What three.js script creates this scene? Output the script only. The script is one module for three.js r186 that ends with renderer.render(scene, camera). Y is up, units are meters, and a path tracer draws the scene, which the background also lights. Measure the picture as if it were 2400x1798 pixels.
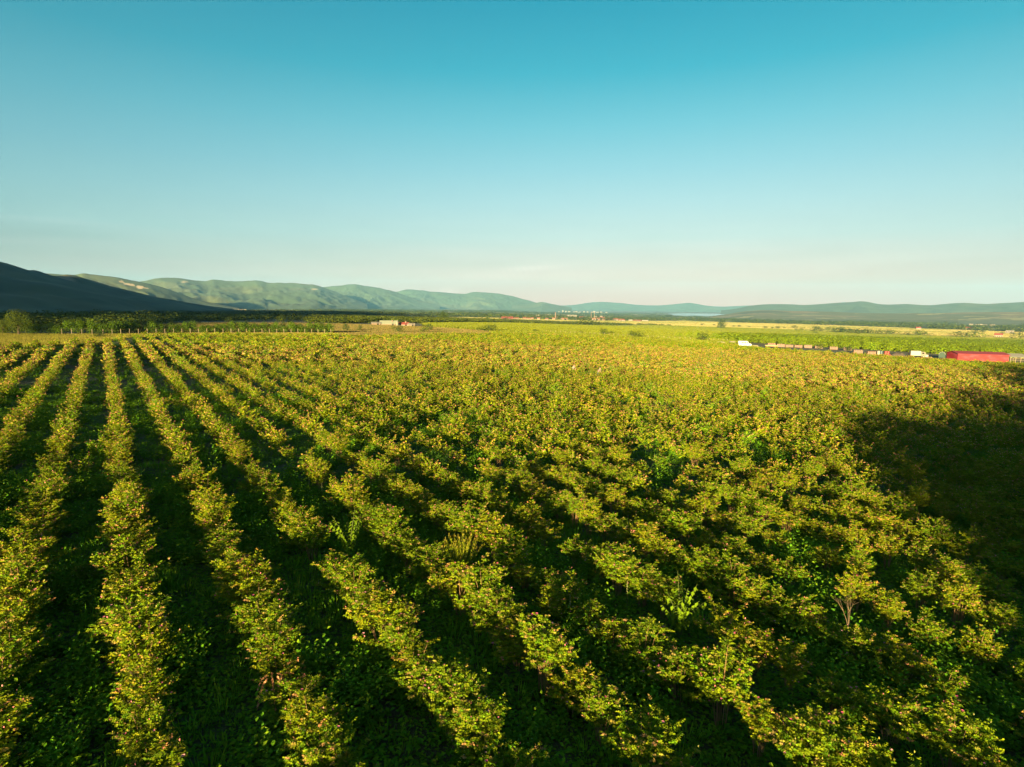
import * as THREE from 'three';
import { mergeGeometries } from 'three/addons/utils/BufferGeometryUtils.js';
import { MarchingCubes } from 'three/addons/objects/MarchingCubes.js';

// ---------------------------------------------------------------- camera, sky, sun, exposure
// World: x to the right, y up, -z forward ("forward" distances below are -z); the ground under the camera is y = 0.
const scene = new THREE.Scene();
const camera = new THREE.PerspectiveCamera(65.44, 2400 / 1798, 0.2, 60000);
camera.position.set(0, 9.3, 0);
camera.rotation.order = 'YXZ';
camera.rotation.set(-7.45 * Math.PI / 180, 0, 0.5 * Math.PI / 180);

const renderer = new THREE.WebGLRenderer({ antialias: true });
renderer.toneMapping = THREE.LinearToneMapping;
renderer.toneMappingExposure = 7.6;
renderer.shadowMap.enabled = true;

const D = Math.PI / 180;
const SUN_EL = 7.2 * D, SUN_AZ = 16.2 * D;                       // the light travels towards azimuth 16 degrees right of forward
const sunDir = new THREE.Vector3(-Math.sin(SUN_AZ) * Math.cos(SUN_EL), Math.sin(SUN_EL), Math.cos(SUN_AZ) * Math.cos(SUN_EL));
const sun = new THREE.DirectionalLight(new THREE.Color().setRGB(1, 0.74, 0.32), 5);
sun.name = 'sun';
sun.position.copy(sunDir).multiplyScalar(300);
sun.castShadow = true;
sun.shadow.mapSize.set(4096, 4096);
Object.assign(sun.shadow.camera, { left: -220, right: 220, top: 160, bottom: -160, near: 1, far: 900 });
scene.add(sun, sun.target);

{ // evening sky: teal overhead, cream at the horizon, a little darker a quarter turn away from the sun
  const W = 2048, Hh = 1024, data = new Float32Array(W * Hh * 4);
  const stops = [[-90, 70, 80, 50], [-4, 150, 160, 120], [-0.5, 258, 178, 154], [0.8, 257, 183, 160], [2.6, 248, 201, 180], [3.9, 232, 214, 198], [6.2, 207, 223, 217], [9.2, 184, 220, 224],
    [12.2, 156, 212, 224], [15.7, 120, 202, 219], [20, 60, 184, 207], [25.3, 20, 164, 193], [40, 12, 124, 162], [90, 8, 84, 128]];
  const lin = (c) => { c /= 255; return c <= 0.04045 ? c / 12.92 : ((c + 0.055) / 1.055) ** 2.4; };
  const S = stops.map(([e, r, g, b]) => [e, lin(r), lin(g), lin(b)]);
  const wisps = [[1.6, 3.5, 2.8, 0.2, 0.055, 1.1], [-1.5, 2.7, 6, 0.4, 0.03, 0.6], [-6.0, 1.3, 0.85, 0.3, 0, 1.0], [27, 2.1, 7, 0.2, 0.01, -0.4], [34, 3.6, 6, 0.22, 0.02, -0.3], [-38, 6.0, 6, 0.16, -0.02, 0.4], [14, 1.5, 6, 0.2, 0.01, 0.3]];
  const rnd = (x, y) => { const v = Math.sin((((x % 52) + 52) % 52) * 127.1 + y * 311.7) * 43758.5453; return v - Math.floor(v); };
  const soft = (x, y) => { const i = Math.floor(x), j = Math.floor(y), u = x - i, v = y - j, p = u * u * (3 - 2 * u), q = v * v * (3 - 2 * v); return (rnd(i, j) * (1 - p) + rnd(i + 1, j) * p) * (1 - q) + (rnd(i, j + 1) * (1 - p) + rnd(i + 1, j + 1) * p) * q; };
  const streak = (x, y) => 0.6 * soft(x, y) + 0.4 * soft(x * 2 + 5, y * 2.3);
  const clampUnit = (v) => Math.min(1, Math.max(-1, v));
  for (let j = 0; j < Hh; j++) {
    const e = ((j + 0.5) / Hh - 0.5) * 180;
    let k = 0; while (k < S.length - 2 && S[k + 1][0] < e) k++;
    let t = (e - S[k][0]) / (S[k + 1][0] - S[k][0]); t = Math.min(1, Math.max(0, t));
    for (let i = 0; i < W; i++) {
      const a = ((i + 0.5) / W - 0.5) * 2 * Math.PI, ce = Math.cos(e * D);
      const x = Math.cos(a) * ce, y = Math.sin(e * D), z = Math.sin(a) * ce;
      const c = x * sunDir.x + y * sunDir.y + z * sunDir.z, ray = 0.46 + 0.54 * c * c;
      const glow = 2.4 * Math.exp(-Math.acos(clampUnit(c)) / D / 26);      // warm glow added round the unseen sun, behind the camera, to fill the shade
      const az = Math.atan2(x, -z) / D;
      let w = 0;
      for (const [wa, we, sa, se, tilt, g] of wisps) {
        const da = az - wa, de = e - we - tilt * da;
        const q = (da / sa) ** 2 + (de / se) ** 2; if (q < 9) w += g * Math.exp(-q) * (0.75 + 0.25 * Math.sin(da * 9 + de * 5));
      }
      const o = (j * W + i) * 4;
      if (e > -1 && e < 14) { const q = a * 57.3; w += 0.5 * (streak(q / 7 + 9, e * 1.6) - 0.5) * Math.exp(-(((e - 3.2) / 4) ** 2)); }   // thin uneven veils low down
      for (let n = 0; n < 3; n++) {
        const v = S[k][n + 1] + (S[k + 1][n + 1] - S[k][n + 1]) * t;
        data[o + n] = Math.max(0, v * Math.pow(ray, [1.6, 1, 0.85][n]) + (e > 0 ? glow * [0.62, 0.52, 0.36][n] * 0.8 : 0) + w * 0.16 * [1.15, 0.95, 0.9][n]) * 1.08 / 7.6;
      }
      data[o + 3] = 1;
    }
  }
  const tex = new THREE.DataTexture(data, W, Hh, THREE.RGBAFormat, THREE.FloatType);
  tex.mapping = THREE.EquirectangularReflectionMapping;
  tex.magFilter = tex.minFilter = THREE.LinearFilter;
  tex.needsUpdate = true;
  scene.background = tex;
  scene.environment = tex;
}
scene.fog = new THREE.FogExp2(new THREE.Color().setRGB(0.21, 0.56, 1.0), 0.000038);

// ---------------------------------------------------------------- helpers
function rng(seed) { let a = seed >>> 0; return () => { a = (a + 0x6D2B79F5) | 0; let t = Math.imul(a ^ (a >>> 15), 1 | a); t = (t + Math.imul(t ^ (t >>> 7), 61 | t)) ^ t; return ((t ^ (t >>> 14)) >>> 0) / 4294967296; }; }
const hash = (x, y) => { let h = Math.imul(x | 0, 374761393) + Math.imul(y | 0, 668265263); h = Math.imul(h ^ (h >>> 13), 1274126177); return ((h ^ (h >>> 16)) >>> 0) / 4294967296; };
function noise(x, y) { const i = Math.floor(x), j = Math.floor(y), u = x - i, v = y - j, s = u * u * (3 - 2 * u), t = v * v * (3 - 2 * v); const a = hash(i, j), b = hash(i + 1, j), c = hash(i, j + 1), d = hash(i + 1, j + 1); return a + (b - a) * s + (c - a) * t + (a - b - c + d) * s * t; }
const fbm = (x, y, n = 4) => { let s = 0, a = 0.5; for (let k = 0; k < n; k++) { s += a * noise(x + k * 17.3, y - k * 9.1); x *= 2.03; y *= 2.03; a *= 0.5; } return s / (1 - 0.5 ** n); };
const clamp = (x, a, b) => Math.min(b, Math.max(a, x));
const smooth = (a, b, x) => { const t = clamp((x - a) / (b - a), 0, 1); return t * t * (3 - 2 * t); };
const mix = (a, b, t) => a.map((v, i) => v + (b[i] - v) * t);
const mul = (a, k) => a.map((v) => v * k);
const inside = (x, y, poly) => { let r = false; for (let i = 0, j = poly.length - 1; i < poly.length; j = i++) { const [xi, yi] = poly[i], [xj, yj] = poly[j]; if ((yi > y) !== (yj > y) && x < ((xj - xi) * (y - yi)) / (yj - yi) + xi) r = !r; } return r; };
const C = (r, g, b) => new THREE.Color().setRGB(r, g, b);
const mat = (r, g, b, rough = 0.85, more = {}) => new THREE.MeshStandardMaterial({ color: C(r, g, b), roughness: rough, side: THREE.DoubleSide, ...more });
const ORD = ['first', 'second', 'third', 'fourth', 'fifth', 'sixth', 'seventh', 'eighth', 'ninth', 'tenth', 'eleventh', 'twelfth', 'thirteenth', 'fourteenth', 'fifteenth', 'sixteenth', 'seventeenth', 'eighteenth', 'nineteenth'];
const TENS = ['', '', 'twenty', 'thirty', 'forty', 'fifty'], TENTH = ['', '', 'twentieth', 'thirtieth', 'fortieth', 'fiftieth'];
const ordinal = (n) => n < 20 ? ORD[n - 1] : n % 10 ? TENS[Math.floor(n / 10)] + '-' + ORD[n % 10 - 1] : TENTH[n / 10];
const taken = new Map();
const numbered = (name) => { const n = taken.get(name) ?? 0; taken.set(name, n + 1); return n ? name + '_' + String(n).padStart(3, '0') : name; };
function tag(o, label, category, group) { o.userData.label = label; o.userData.category = category; if (group) o.userData.group = group; return o; }
function shade(o) { o.traverse((m) => { if (m.isMesh) { m.castShadow = true; m.receiveShadow = true; } }); return o; }
function top(o, name) { o.name = numbered(name); scene.add(o); return shade(o); }
function part(parent, name, geo, material, stuff) { const m = new THREE.Mesh(geo, material); m.name = name; if (stuff) m.userData.kind = 'stuff'; parent.add(m); return m; }
function structure(name, geo, material) { const m = top(new THREE.Mesh(geo, material), name); m.userData.kind = 'structure'; return m; }
const box = (w, h, d, x = 0, y = 0, z = 0) => new THREE.BoxGeometry(w, h, d).translate(x, y + h / 2, z);
const cyl = (r0, r1, h, x = 0, y = 0, z = 0, n = 10) => new THREE.CylinderGeometry(r1, r0, h, n).translate(x, y + h / 2, z);
const join = (list) => mergeGeometries(list.map((g) => { g = g.index ? g.toNonIndexed() : g; for (const k of Object.keys(g.attributes)) if (!['position', 'normal', 'uv'].includes(k)) g.deleteAttribute(k); return g; }));
function tube(points, r0, r1, seg = 6, sides = 5) {                  // tapered stem through points
  const curve = new THREE.CatmullRomCurve3(points), g = new THREE.TubeGeometry(curve, seg, 1, sides, false), p = g.attributes.position, c = new THREE.Vector3();
  for (let i = 0; i <= seg; i++) { curve.getPointAt(i / seg, c); const r = r0 + (r1 - r0) * i / seg; for (let j = 0; j <= sides; j++) { const k = i * (sides + 1) + j; p.setXYZ(k, c.x + (p.getX(k) - c.x) * r, c.y + (p.getY(k) - c.y) * r, c.z + (p.getZ(k) - c.z) * r); } }
  return g;
}
class Leaves {                                                        // many small leaf faces with a colour each
  constructor() { this.p = []; this.c = []; this.i = []; }
  leaf(x, y, z, ax, ay, az, nx, ny, nz, len, wid, col, fold = 0.25) {
    let l = Math.hypot(ax, ay, az) || 1; ax /= l; ay /= l; az /= l;
    const d = nx * ax + ny * ay + nz * az; nx -= d * ax; ny -= d * ay; nz -= d * az; l = Math.hypot(nx, ny, nz) || 1; nx /= l; ny /= l; nz /= l;
    const sx = ay * nz - az * ny, sy = az * nx - ax * nz, sz = ax * ny - ay * nx, h = wid / 2, m = len * 0.45, f = wid * fold, b = this.p.length / 3;
    this.p.push(x, y, z, x + ax * m + sx * h + nx * f, y + ay * m + sy * h + ny * f, z + az * m + sz * h + nz * f, x + ax * len, y + ay * len, z + az * len, x + ax * m - sx * h + nx * f, y + ay * m - sy * h + ny * f, z + az * m - sz * h + nz * f);
    for (let k = 0; k < 4; k++) this.c.push(col[0], col[1], col[2]);
    this.i.push(b, b + 1, b + 2, b, b + 2, b + 3);
  }
  add(geo, col) { const p = geo.attributes.position, b = this.p.length / 3; for (let k = 0; k < p.count; k++) { this.p.push(p.getX(k), p.getY(k), p.getZ(k)); this.c.push(...col); } if (geo.index) for (const v of geo.index.array) this.i.push(b + v); else for (let k = 0; k < p.count; k++) this.i.push(b + k); }
  build() { const g = new THREE.BufferGeometry(); g.setAttribute('position', new THREE.Float32BufferAttribute(this.p, 3)); g.setAttribute('color', new THREE.Float32BufferAttribute(this.c, 3)); g.setIndex(this.i); g.computeVertexNormals(); return g; }
}
function grainTexture(size, seed, paint) {                            // tiling grain for a surface
  const data = new Uint8Array(size * size * 4);
  for (let j = 0; j < size; j++) for (let i = 0; i < size; i++) { const c = paint(i / size, j / size); const o = (j * size + i) * 4; data[o] = c[0]; data[o + 1] = c[1]; data[o + 2] = c[2]; data[o + 3] = 255; }
  const t = new THREE.DataTexture(data, size, size); t.wrapS = t.wrapT = THREE.RepeatWrapping; t.magFilter = THREE.LinearFilter; t.minFilter = THREE.LinearMipmapLinearFilter; t.generateMipmaps = true; t.needsUpdate = true; return t;
}
const tileNoise = (u, v, n, seed) => { const x = u * n, y = v * n, i = Math.floor(x), j = Math.floor(y), fu = x - i, fv = y - j, s = fu * fu * (3 - 2 * fu), t = fv * fv * (3 - 2 * fv), h = (a, b) => hash(((a % n) + n) % n + seed * 131, ((b % n) + n) % n + seed * 57); return (h(i, j) * (1 - s) + h(i + 1, j) * s) * (1 - t) + (h(i, j + 1) * (1 - s) + h(i + 1, j + 1) * s) * t; };

// ---------------------------------------------------------------- the lie of the land
const LAKE = { x: 2040, f: 6350, rx: 400, rf: 1350, turn: 0.26, y: 0 };
function plain(x, f) {
  const r = Math.hypot(x, Math.max(f, 0)), p = 0.034 * x;
  return (p > 0 ? -18 * Math.tanh(p / 18) : -6 * Math.tanh(p / 6)) - 60 * (1 - Math.exp(-r / 4000)) - 9 * smooth(300, 1500, r);
}
LAKE.y = plain(1550, 5030) + 0.5;
function lakeShare(x, f, grow = 1) { const c = Math.cos(LAKE.turn), s = Math.sin(LAKE.turn), dx = x - LAKE.x, df = f - LAKE.f, u = (dx * c - df * s) / (LAKE.rx * grow), v = (dx * s + df * c) / (LAKE.rf * grow); return Math.hypot(u, v); }
function groundY(x, f) {
  let y = plain(x, f);
  if (f > 3500) { const q = lakeShare(x, f); if (q < 1.5) y += (LAKE.y - 2 - y) * (1 - smooth(0.98, 1.5, q)) + 1.5 * smooth(1, 1.15, q) * (1 - smooth(1.15, 1.5, q)); }
  return y;
}
// outlines of the parcels of land, in metres (right of the camera, forward of it)
const ROSE_FIELD = [[-60, -30], [-130, 60], [-96, 96], [-93, 108], [-86, 124], [-95, 144], [-97, 150], [-82, 163], [-64, 178], [-46, 190], [-31, 217], [-9, 250], [19, 268], [55, 257], [89, 248], [97, 226], [124, 217], [148, 201], [169, 196], [181, 180], [230, 175], [90, 10], [30, -30]];
const GRASS_STRIP = [[-150, 70], [-96, 96], [-93, 108], [-86, 124], [-95, 144], [-97, 150], [-82, 163], [-64, 178], [-60, 212], [-68, 213], [-94, 187], [-108, 168], [-125, 159], [-160, 145], [-200, 110]];
const BROWN_FIELD = [[-146, 203], [-161, 289], [-123, 344], [-90, 352], [-55, 352], [-11, 316], [-8, 262], [-30, 226], [-60, 196], [-74, 206], [-110, 166]];
const LIGHT_FIELD = [[-50, 360], [-11, 318], [-6, 258], [40, 285], [100, 265], [118, 300], [114, 338], [149, 419], [289, 580], [475, 740], [753, 880], [1002, 1081], [946, 1107], [849, 1192], [733, 1288], [657, 1540], [472, 1663], [352, 1600], [100, 1020], [-1, 800], [-66, 440]];
const HEDGE_WOOD = [[-130, 372], [-104, 363], [-66, 461], [-1, 876], [352, 1657], [472, 1663], [200, 1560], [-1, 1400], [-159, 559]];
const PALE_STRIP = [[-159, 559], [-1, 1500], [472, 1663], [700, 1440], [975, 1090], [1560, 1500], [1412, 1700], [1266, 2228], [825, 2912], [300, 2260], [-2, 1980], [-390, 1366]];
const ORCHARD = [[114, 338], [128, 314], [167, 293], [201, 274], [226, 264], [300, 235], [620, 560], [753, 880], [475, 740], [289, 580], [149, 419]];
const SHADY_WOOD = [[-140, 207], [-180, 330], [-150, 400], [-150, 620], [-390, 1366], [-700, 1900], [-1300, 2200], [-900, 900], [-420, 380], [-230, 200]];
function landColor(x, f) {
  const r = Math.hypot(x, f), n = fbm(x / 9, f / 9, 3), w = fbm(x / 70 + 40, f / 70, 3);
  if (inside(x, f, ROSE_FIELD)) return mix([0.050, 0.090, 0.018], [0.11, 0.09, 0.045], clamp(n * 1.8 - 0.65, 0, 1));
  if (inside(x, f, GRASS_STRIP)) return mix([0.10, 0.115, 0.022], [0.19, 0.175, 0.045], clamp(fbm(x / 14, f / 3.5, 3) * 2 - 0.5, 0, 1));
  if (inside(x, f, BROWN_FIELD)) return mix([0.12, 0.09, 0.042], [0.08, 0.095, 0.022], clamp(w * 2.4 - 0.75, 0, 1));
  if (inside(x, f, LIGHT_FIELD)) return mix([0.085, 0.105, 0.018], [0.13, 0.135, 0.03], n);
  if (inside(x, f, PALE_STRIP)) return mix(mix([0.20, 0.185, 0.075], [0.13, 0.145, 0.045], clamp(fbm(x / 260, f / 60, 3) * 2.4 - 0.7, 0, 1)), [0.12, 0.085, 0.045], clamp(fbm(x / 300 + 9, f / 40 + 3, 2) * 4 - 2.7, 0, 1));
  if (inside(x, f, ORCHARD) || inside(x, f, HEDGE_WOOD)) return mix([0.06, 0.08, 0.015], [0.10, 0.11, 0.025], n);
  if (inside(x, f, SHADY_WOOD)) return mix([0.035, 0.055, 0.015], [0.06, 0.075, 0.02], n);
  if (lakeShare(x, f) < 1.03) return [0.16, 0.13, 0.09];
  // open valley: strips of crops, hay and woodland
  const cx = (x * 0.94 + f * 0.34) / 420, cf = (-x * 0.34 + f * 0.94) / 190, jog = Math.floor(cf), cell = hash(Math.floor(cx + hash(jog, 7) * 3), jog);
  const kinds = [[0.05, 0.075, 0.02], [0.07, 0.095, 0.025], [0.16, 0.15, 0.06], [0.035, 0.055, 0.018], [0.045, 0.068, 0.02], [0.13, 0.115, 0.055], [0.055, 0.08, 0.02], [0.04, 0.06, 0.02]];
  let c = kinds[Math.floor(cell * kinds.length) % kinds.length];
  const wood = smooth(0.50, 0.56, fbm(x / 700 + 3, f / 330 + 8, 4));
  c = mix(c, [0.032, 0.052, 0.018], wood * 0.85);
  if (r < 700) c = mix(c, [0.06, 0.075, 0.02], 0.6);
  return mul(c, 0.8 + 0.4 * n);
}
{
  const radii = [0], angles = [];
  for (let r = 2.5; r < 17000; r *= 1.034) radii.push(r);
  for (let a = -50; a <= 50; a += 0.22) angles.push(a * D);
  for (let a = 54; a <= 306; a += 4) angles.push(a * D);
  const na = angles.length, pos = [], col = [], uv = [], idx = [];
  radii.forEach((r) => angles.forEach((a) => {
    const x = Math.sin(a) * r, f = Math.cos(a) * r;
    pos.push(x, groundY(x, f) + (r < 330 ? 0.10 * (noise(x / 1.1, f / 1.1) - 0.5) : 0), -f); col.push(...landColor(x, f)); uv.push(x, f);
  }));
  for (let i = 0; i < radii.length - 1; i++) for (let j = 0; j < na; j++) { const a = i * na + j, b = i * na + (j + 1) % na, c = a + na, d = b + na; if (i) idx.push(a, b, d); idx.push(a, d, c); }
  const g = new THREE.BufferGeometry();
  g.setAttribute('position', new THREE.Float32BufferAttribute(pos, 3)); g.setAttribute('color', new THREE.Float32BufferAttribute(col, 3)); g.setAttribute('uv', new THREE.Float32BufferAttribute(uv, 2));
  g.setIndex(idx); g.computeVertexNormals();
  const grain = grainTexture(512, 1, (u, v) => { const n = 0.45 * tileNoise(u, v, 11, 1) + 0.3 * tileNoise(u, v, 43, 2) + 0.25 * tileNoise(u, v, 170, 3), k = 120 + 190 * (n - 0.2); return [clamp(k * 1.05, 0, 255), clamp(k, 0, 255), clamp(k * 0.9, 0, 255)]; });
  grain.colorSpace = THREE.SRGBColorSpace; grain.repeat.set(0.23, 0.23);
  const bump = grainTexture(512, 2, (u, v) => { const n = 0.5 * tileNoise(u, v, 17, 5) + 0.3 * tileNoise(u, v, 60, 6) + 0.2 * tileNoise(u, v, 200, 7); return [n * 255, n * 255, n * 255]; });
  bump.repeat.set(0.31, 0.31);
  structure('ground', g, new THREE.MeshStandardMaterial({ color: C(0.85, 0.85, 0.85), vertexColors: true, roughness: 0.95, map: grain, bumpMap: bump, bumpScale: 0.06, side: THREE.DoubleSide }));
}

// ---------------------------------------------------------------- mountains and hills
// crest lines as [right, forward, height]; the slope falls to the plain on both sides, broken by spurs and gullies
function ridge(name, label, crest, o) {
  const line = new THREE.CatmullRomCurve3(crest.map(([x, f, y]) => new THREE.Vector3(x, y, -f)), false, 'centripetal');
  const nu = o.nu ?? 320, nv = o.nv ?? 64, pos = [], col = [], idx = [], p = new THREE.Vector3(), q = new THREE.Vector3();
  for (let i = 0; i <= nu; i++) {
    line.getPoint(i / nu, p); line.getPoint(Math.min(1, (i + 0.5) / nu), q); const q0 = line.getPoint(Math.max(0, (i - 0.5) / nu));
    let tx = q.x - q0.x, tz = q.z - q0.z, l = Math.hypot(tx, tz) || 1; tx /= l; tz /= l;
    const sx = -tz * (o.flip ?? 1), sz = tx * (o.flip ?? 1);           // horizontally across, towards the viewer
    for (let j = 0; j <= nv; j++) {
      const v = (j / nv) * 2 - 1, t = Math.abs(v), base = plain(p.x, -p.z) - 6, high = Math.max(4, p.y - base);
      const wide = v > 0 ? (o.front ?? 1.7) * high + (o.foot ?? 250) : 1.6 * high + 250;
      const x = p.x + sx * wide * v, z = p.z + sz * wide * v;
      const k = o.grain ?? 1, spur = 1 - Math.abs(2 * fbm(x / (420 * k) + 5, z / (420 * k) - 3, 4) - 1), lump = fbm(x / (150 * k), z / (150 * k), 4), gully = 1 - Math.abs(2 * noise(x / (90 * k) + 3, z / (90 * k)) - 1);
      const prof = Math.pow(1 - t, o.power ?? 1.25) * (1 - 0.15 * t);
      const y = base + high * (prof + (spur - 0.62) * 1.15 * t * (1 - t) * (o.rough ?? 1) * (0.6 + t)) + ((lump - 0.5) * 0.06 - (gully - 0.5) * 0.05 * Math.min(1, t * 4)) * high * (1 - t * 0.6) * (o.rough ?? 1);
      pos.push(x, y, z);
      col.push(...o.color(x, -z, t, y, v));
    }
  }
  for (let i = 0; i < nu; i++) for (let j = 0; j < nv; j++) { const a = i * (nv + 1) + j, b = a + 1, c = a + nv + 1, d = c + 1; idx.push(a, b, d, a, d, c); }
  const g = new THREE.BufferGeometry(); g.setAttribute('position', new THREE.Float32BufferAttribute(pos, 3)); g.setAttribute('color', new THREE.Float32BufferAttribute(col, 3)); g.setIndex(idx); g.computeVertexNormals();
  const m = structure(name, g, new THREE.MeshStandardMaterial({ vertexColors: true, roughness: 1, side: THREE.DoubleSide }));
  m.userData.label = label; return m;
}
const WOODED = (scale, bare, scar) => (x, f) => {
  const a = fbm(x / scale + 11, f / scale, 4), b = fbm(x / (scale * 0.12), f / (scale * 0.12), 2);
  let c = mul(mix([0.018, 0.038, 0.018], [0.034, 0.060, 0.026], a), 0.7 + 0.6 * b);
  c = mix(c, [0.10, 0.10, 0.045], smooth(bare, bare + 0.1, fbm(x / (scale * 0.7) - 4, f / (scale * 0.5) + 2, 4)) * 0.25);
  if (scar) for (const [sx, sf, r, k] of scar) { const d = Math.hypot((x - sx), (f - sf) * 0.8) / r + (b - 0.5) * 1.1; if (d < 1) c = mix(c, [0.34, 0.27, 0.20], k * (1 - smooth(0.6, 1, d))); }
  return c;
};
ridge('mountain', 'dark shaded mountain ridge nearest on the left', [[-2100, -8500, 300], [-1760, -7000, 670], [-1700, -5800, 704], [-1700, -4500, 700], [-1780, -3000, 630], [-1980, -1500, 540], [-2120, -200, 410], [-2080, 900, 285], [-1990, 1673, 205], [-1926, 1892, 178], [-1872, 2215, 154], [-1844, 2303, 128], [-1857, 2356, 131], [-1842, 2431, 113], [-1841, 2494, 119], [-1845, 2553, 117], [-1855, 2669, 96], [-1843, 2857, 70], [-1840, 3094, 35], [-1849, 3320, 7], [-1831, 3443, -14], [-1785, 3691, -35]],
  { nu: 560, nv: 60, flip: 1, color: WOODED(420, 0.60, [[-1800, 2420, 45, 0.5], [-1760, 2560, 30, 0.4]]), rough: 0.8, foot: 420 });
ridge('mountain', 'sunlit mountain spur with bare scars behind the dark ridge', [[-3900, 4080, 240], [-3511, 4363, 215], [-3396, 4453, 210], [-3280, 4539, 206], [-3241, 4567, 218], [-3194, 4600, 213], [-3057, 4692, 196], [-2947, 4762, 171], [-2812, 4843, 128], [-2626, 4946, 46], [-2477, 5023, 2], [-2320, 5097, -32]],
  { color: WOODED(600, 0.56, [[-3010, 4650, 18, 0.8], [-2965, 4640, 22, 0.9], [-2935, 4655, 18, 0.8], [-2880, 4665, 24, 0.9], [-2845, 4690, 18, 0.8]]) });
ridge('mountain', 'long green mountain range left of the middle of the skyline', [[-4900, 5900, 230], [-4240, 6307, 185], [-3973, 6479, 234], [-3874, 6539, 264], [-3801, 6581, 276], [-3677, 6651, 275], [-3446, 6774, 255], [-3376, 6809, 271], [-3164, 6910, 253], [-2937, 7009, 264], [-2849, 7046, 246], [-2596, 7143, 247], [-2366, 7222, 232], [-2265, 7255, 198], [-2078, 7311, 125], [-1788, 7387, 15]],
  { nu: 340, front: 3.2, color: WOODED(700, 0.55, [[-3560, 6560, 40, 0.7], [-2300, 7020, 50, 0.7]]), rough: 1.2 });
ridge('mountain', 'hazy rounded mountain in the middle of the range', [[-3324, 8364, 133], [-3009, 8482, 198], [-2643, 8603, 252], [-2480, 8652, 267], [-2268, 8709, 295], [-2147, 8740, 273], [-1954, 8785, 245], [-1716, 8835, 193], [-1457, 8881, 97], [-1087, 8934, 0]], { front: 3.2, color: WOODED(800, 0.57), rough: 1.1 });
ridge('mountain', 'pale farthest mountain of the range above the valley', [[-2672, 10154, 101], [-2330, 10238, 176], [-2003, 10307, 224], [-1826, 10340, 262], [-1540, 10386, 251], [-1411, 10405, 231], [-1048, 10448, 213], [-835, 10467, 201], [-702, 10476, 231], [-407, 10492, 227], [-88, 10500, 186], [240, 10497, 108], [404, 10492, 65], [731, 10475, 1]], { front: 3.4, color: WOODED(800, 0.56), rough: 1.1 });
ridge('hill', 'low hill where the mountain range runs out', [[-11, 9600, 10], [369, 9593, 53], [464, 9589, 68], [708, 9574, 23], [938, 9554, -16]], { front: 4, nu: 80, color: WOODED(700, 0.6) });
ridge('hill', 'faint blue hills on the horizon beyond the lake', [[-15, 14000, -49], [1210, 13948, 20], [1386, 13931, 32], [1918, 13868, 104], [2435, 13787, 89], [2774, 13722, 53], [3273, 13612, 38], [3801, 13474, 90], [3959, 13429, 101], [4273, 13332, 47], [4579, 13230, 22], [5150, 13018, 54], [5694, 12790, 41], [6800, 12200, 20]], { front: 5, color: WOODED(900, 0.7), rough: 0.8 });
ridge('hill', 'long wooded hill range along the right skyline', [[2684, 7748, -32], [2862, 7684, -3], [3030, 7620, 36], [3338, 7490, 54], [3589, 7373, 46], [3815, 7259, 68], [4026, 7144, 85], [4120, 7090, 95], [4284, 6992, 61], [4484, 6866, 63], [4667, 6743, 55], [4801, 6647, 70], [4910, 6567, 80], [5047, 6463, 71], [5303, 6255, 91], [5766, 5831, 109], [6300, 5249, 123]], { nu: 320, front: 6, foot: 500, color: WOODED(700, 0.62), rough: 0.9 });
ridge('hill', 'low brown hillside with dark woods in front of the right hills', [[1425, 4374, -58], [1535, 4336, -41], [1655, 4292, -18], [1795, 4236, -8], [1929, 4176, -12], [2100, 4093, -13], [2339, 3961, -20], [2621, 3780, -16], [2806, 3645, -7], [2979, 3505, -2], [3239, 3267, 5], [3449, 3044, 5]],
  { nu: 300, nv: 70, front: 14, foot: 500, power: 1.1, rough: 0.5, grain: 0.7, color: (x, f, t, y) => {
    const a = fbm(x / 160, f / 160, 4), b = fbm(x / 25, f / 25, 2);
    let c = mix([0.045, 0.058, 0.022], [0.105, 0.082, 0.045], smooth(0.42, 0.62, a));
    c = mix(c, [0.18, 0.165, 0.07], smooth(0.66, 0.72, fbm(x / 230 + 5, f / 90, 3)));
    c = mix(c, [0.018, 0.035, 0.018], smooth(1.1, 0.85, Math.hypot((x - 1690) / 170, (f - 4080) / 120) + (b - 0.5) * 0.3));
    c = mix(c, [0.028, 0.048, 0.018], smooth(0.35, 0.75, t + (a - 0.5) * 0.9));
    return mul(c, 0.75 + 0.5 * b); } });

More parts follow.
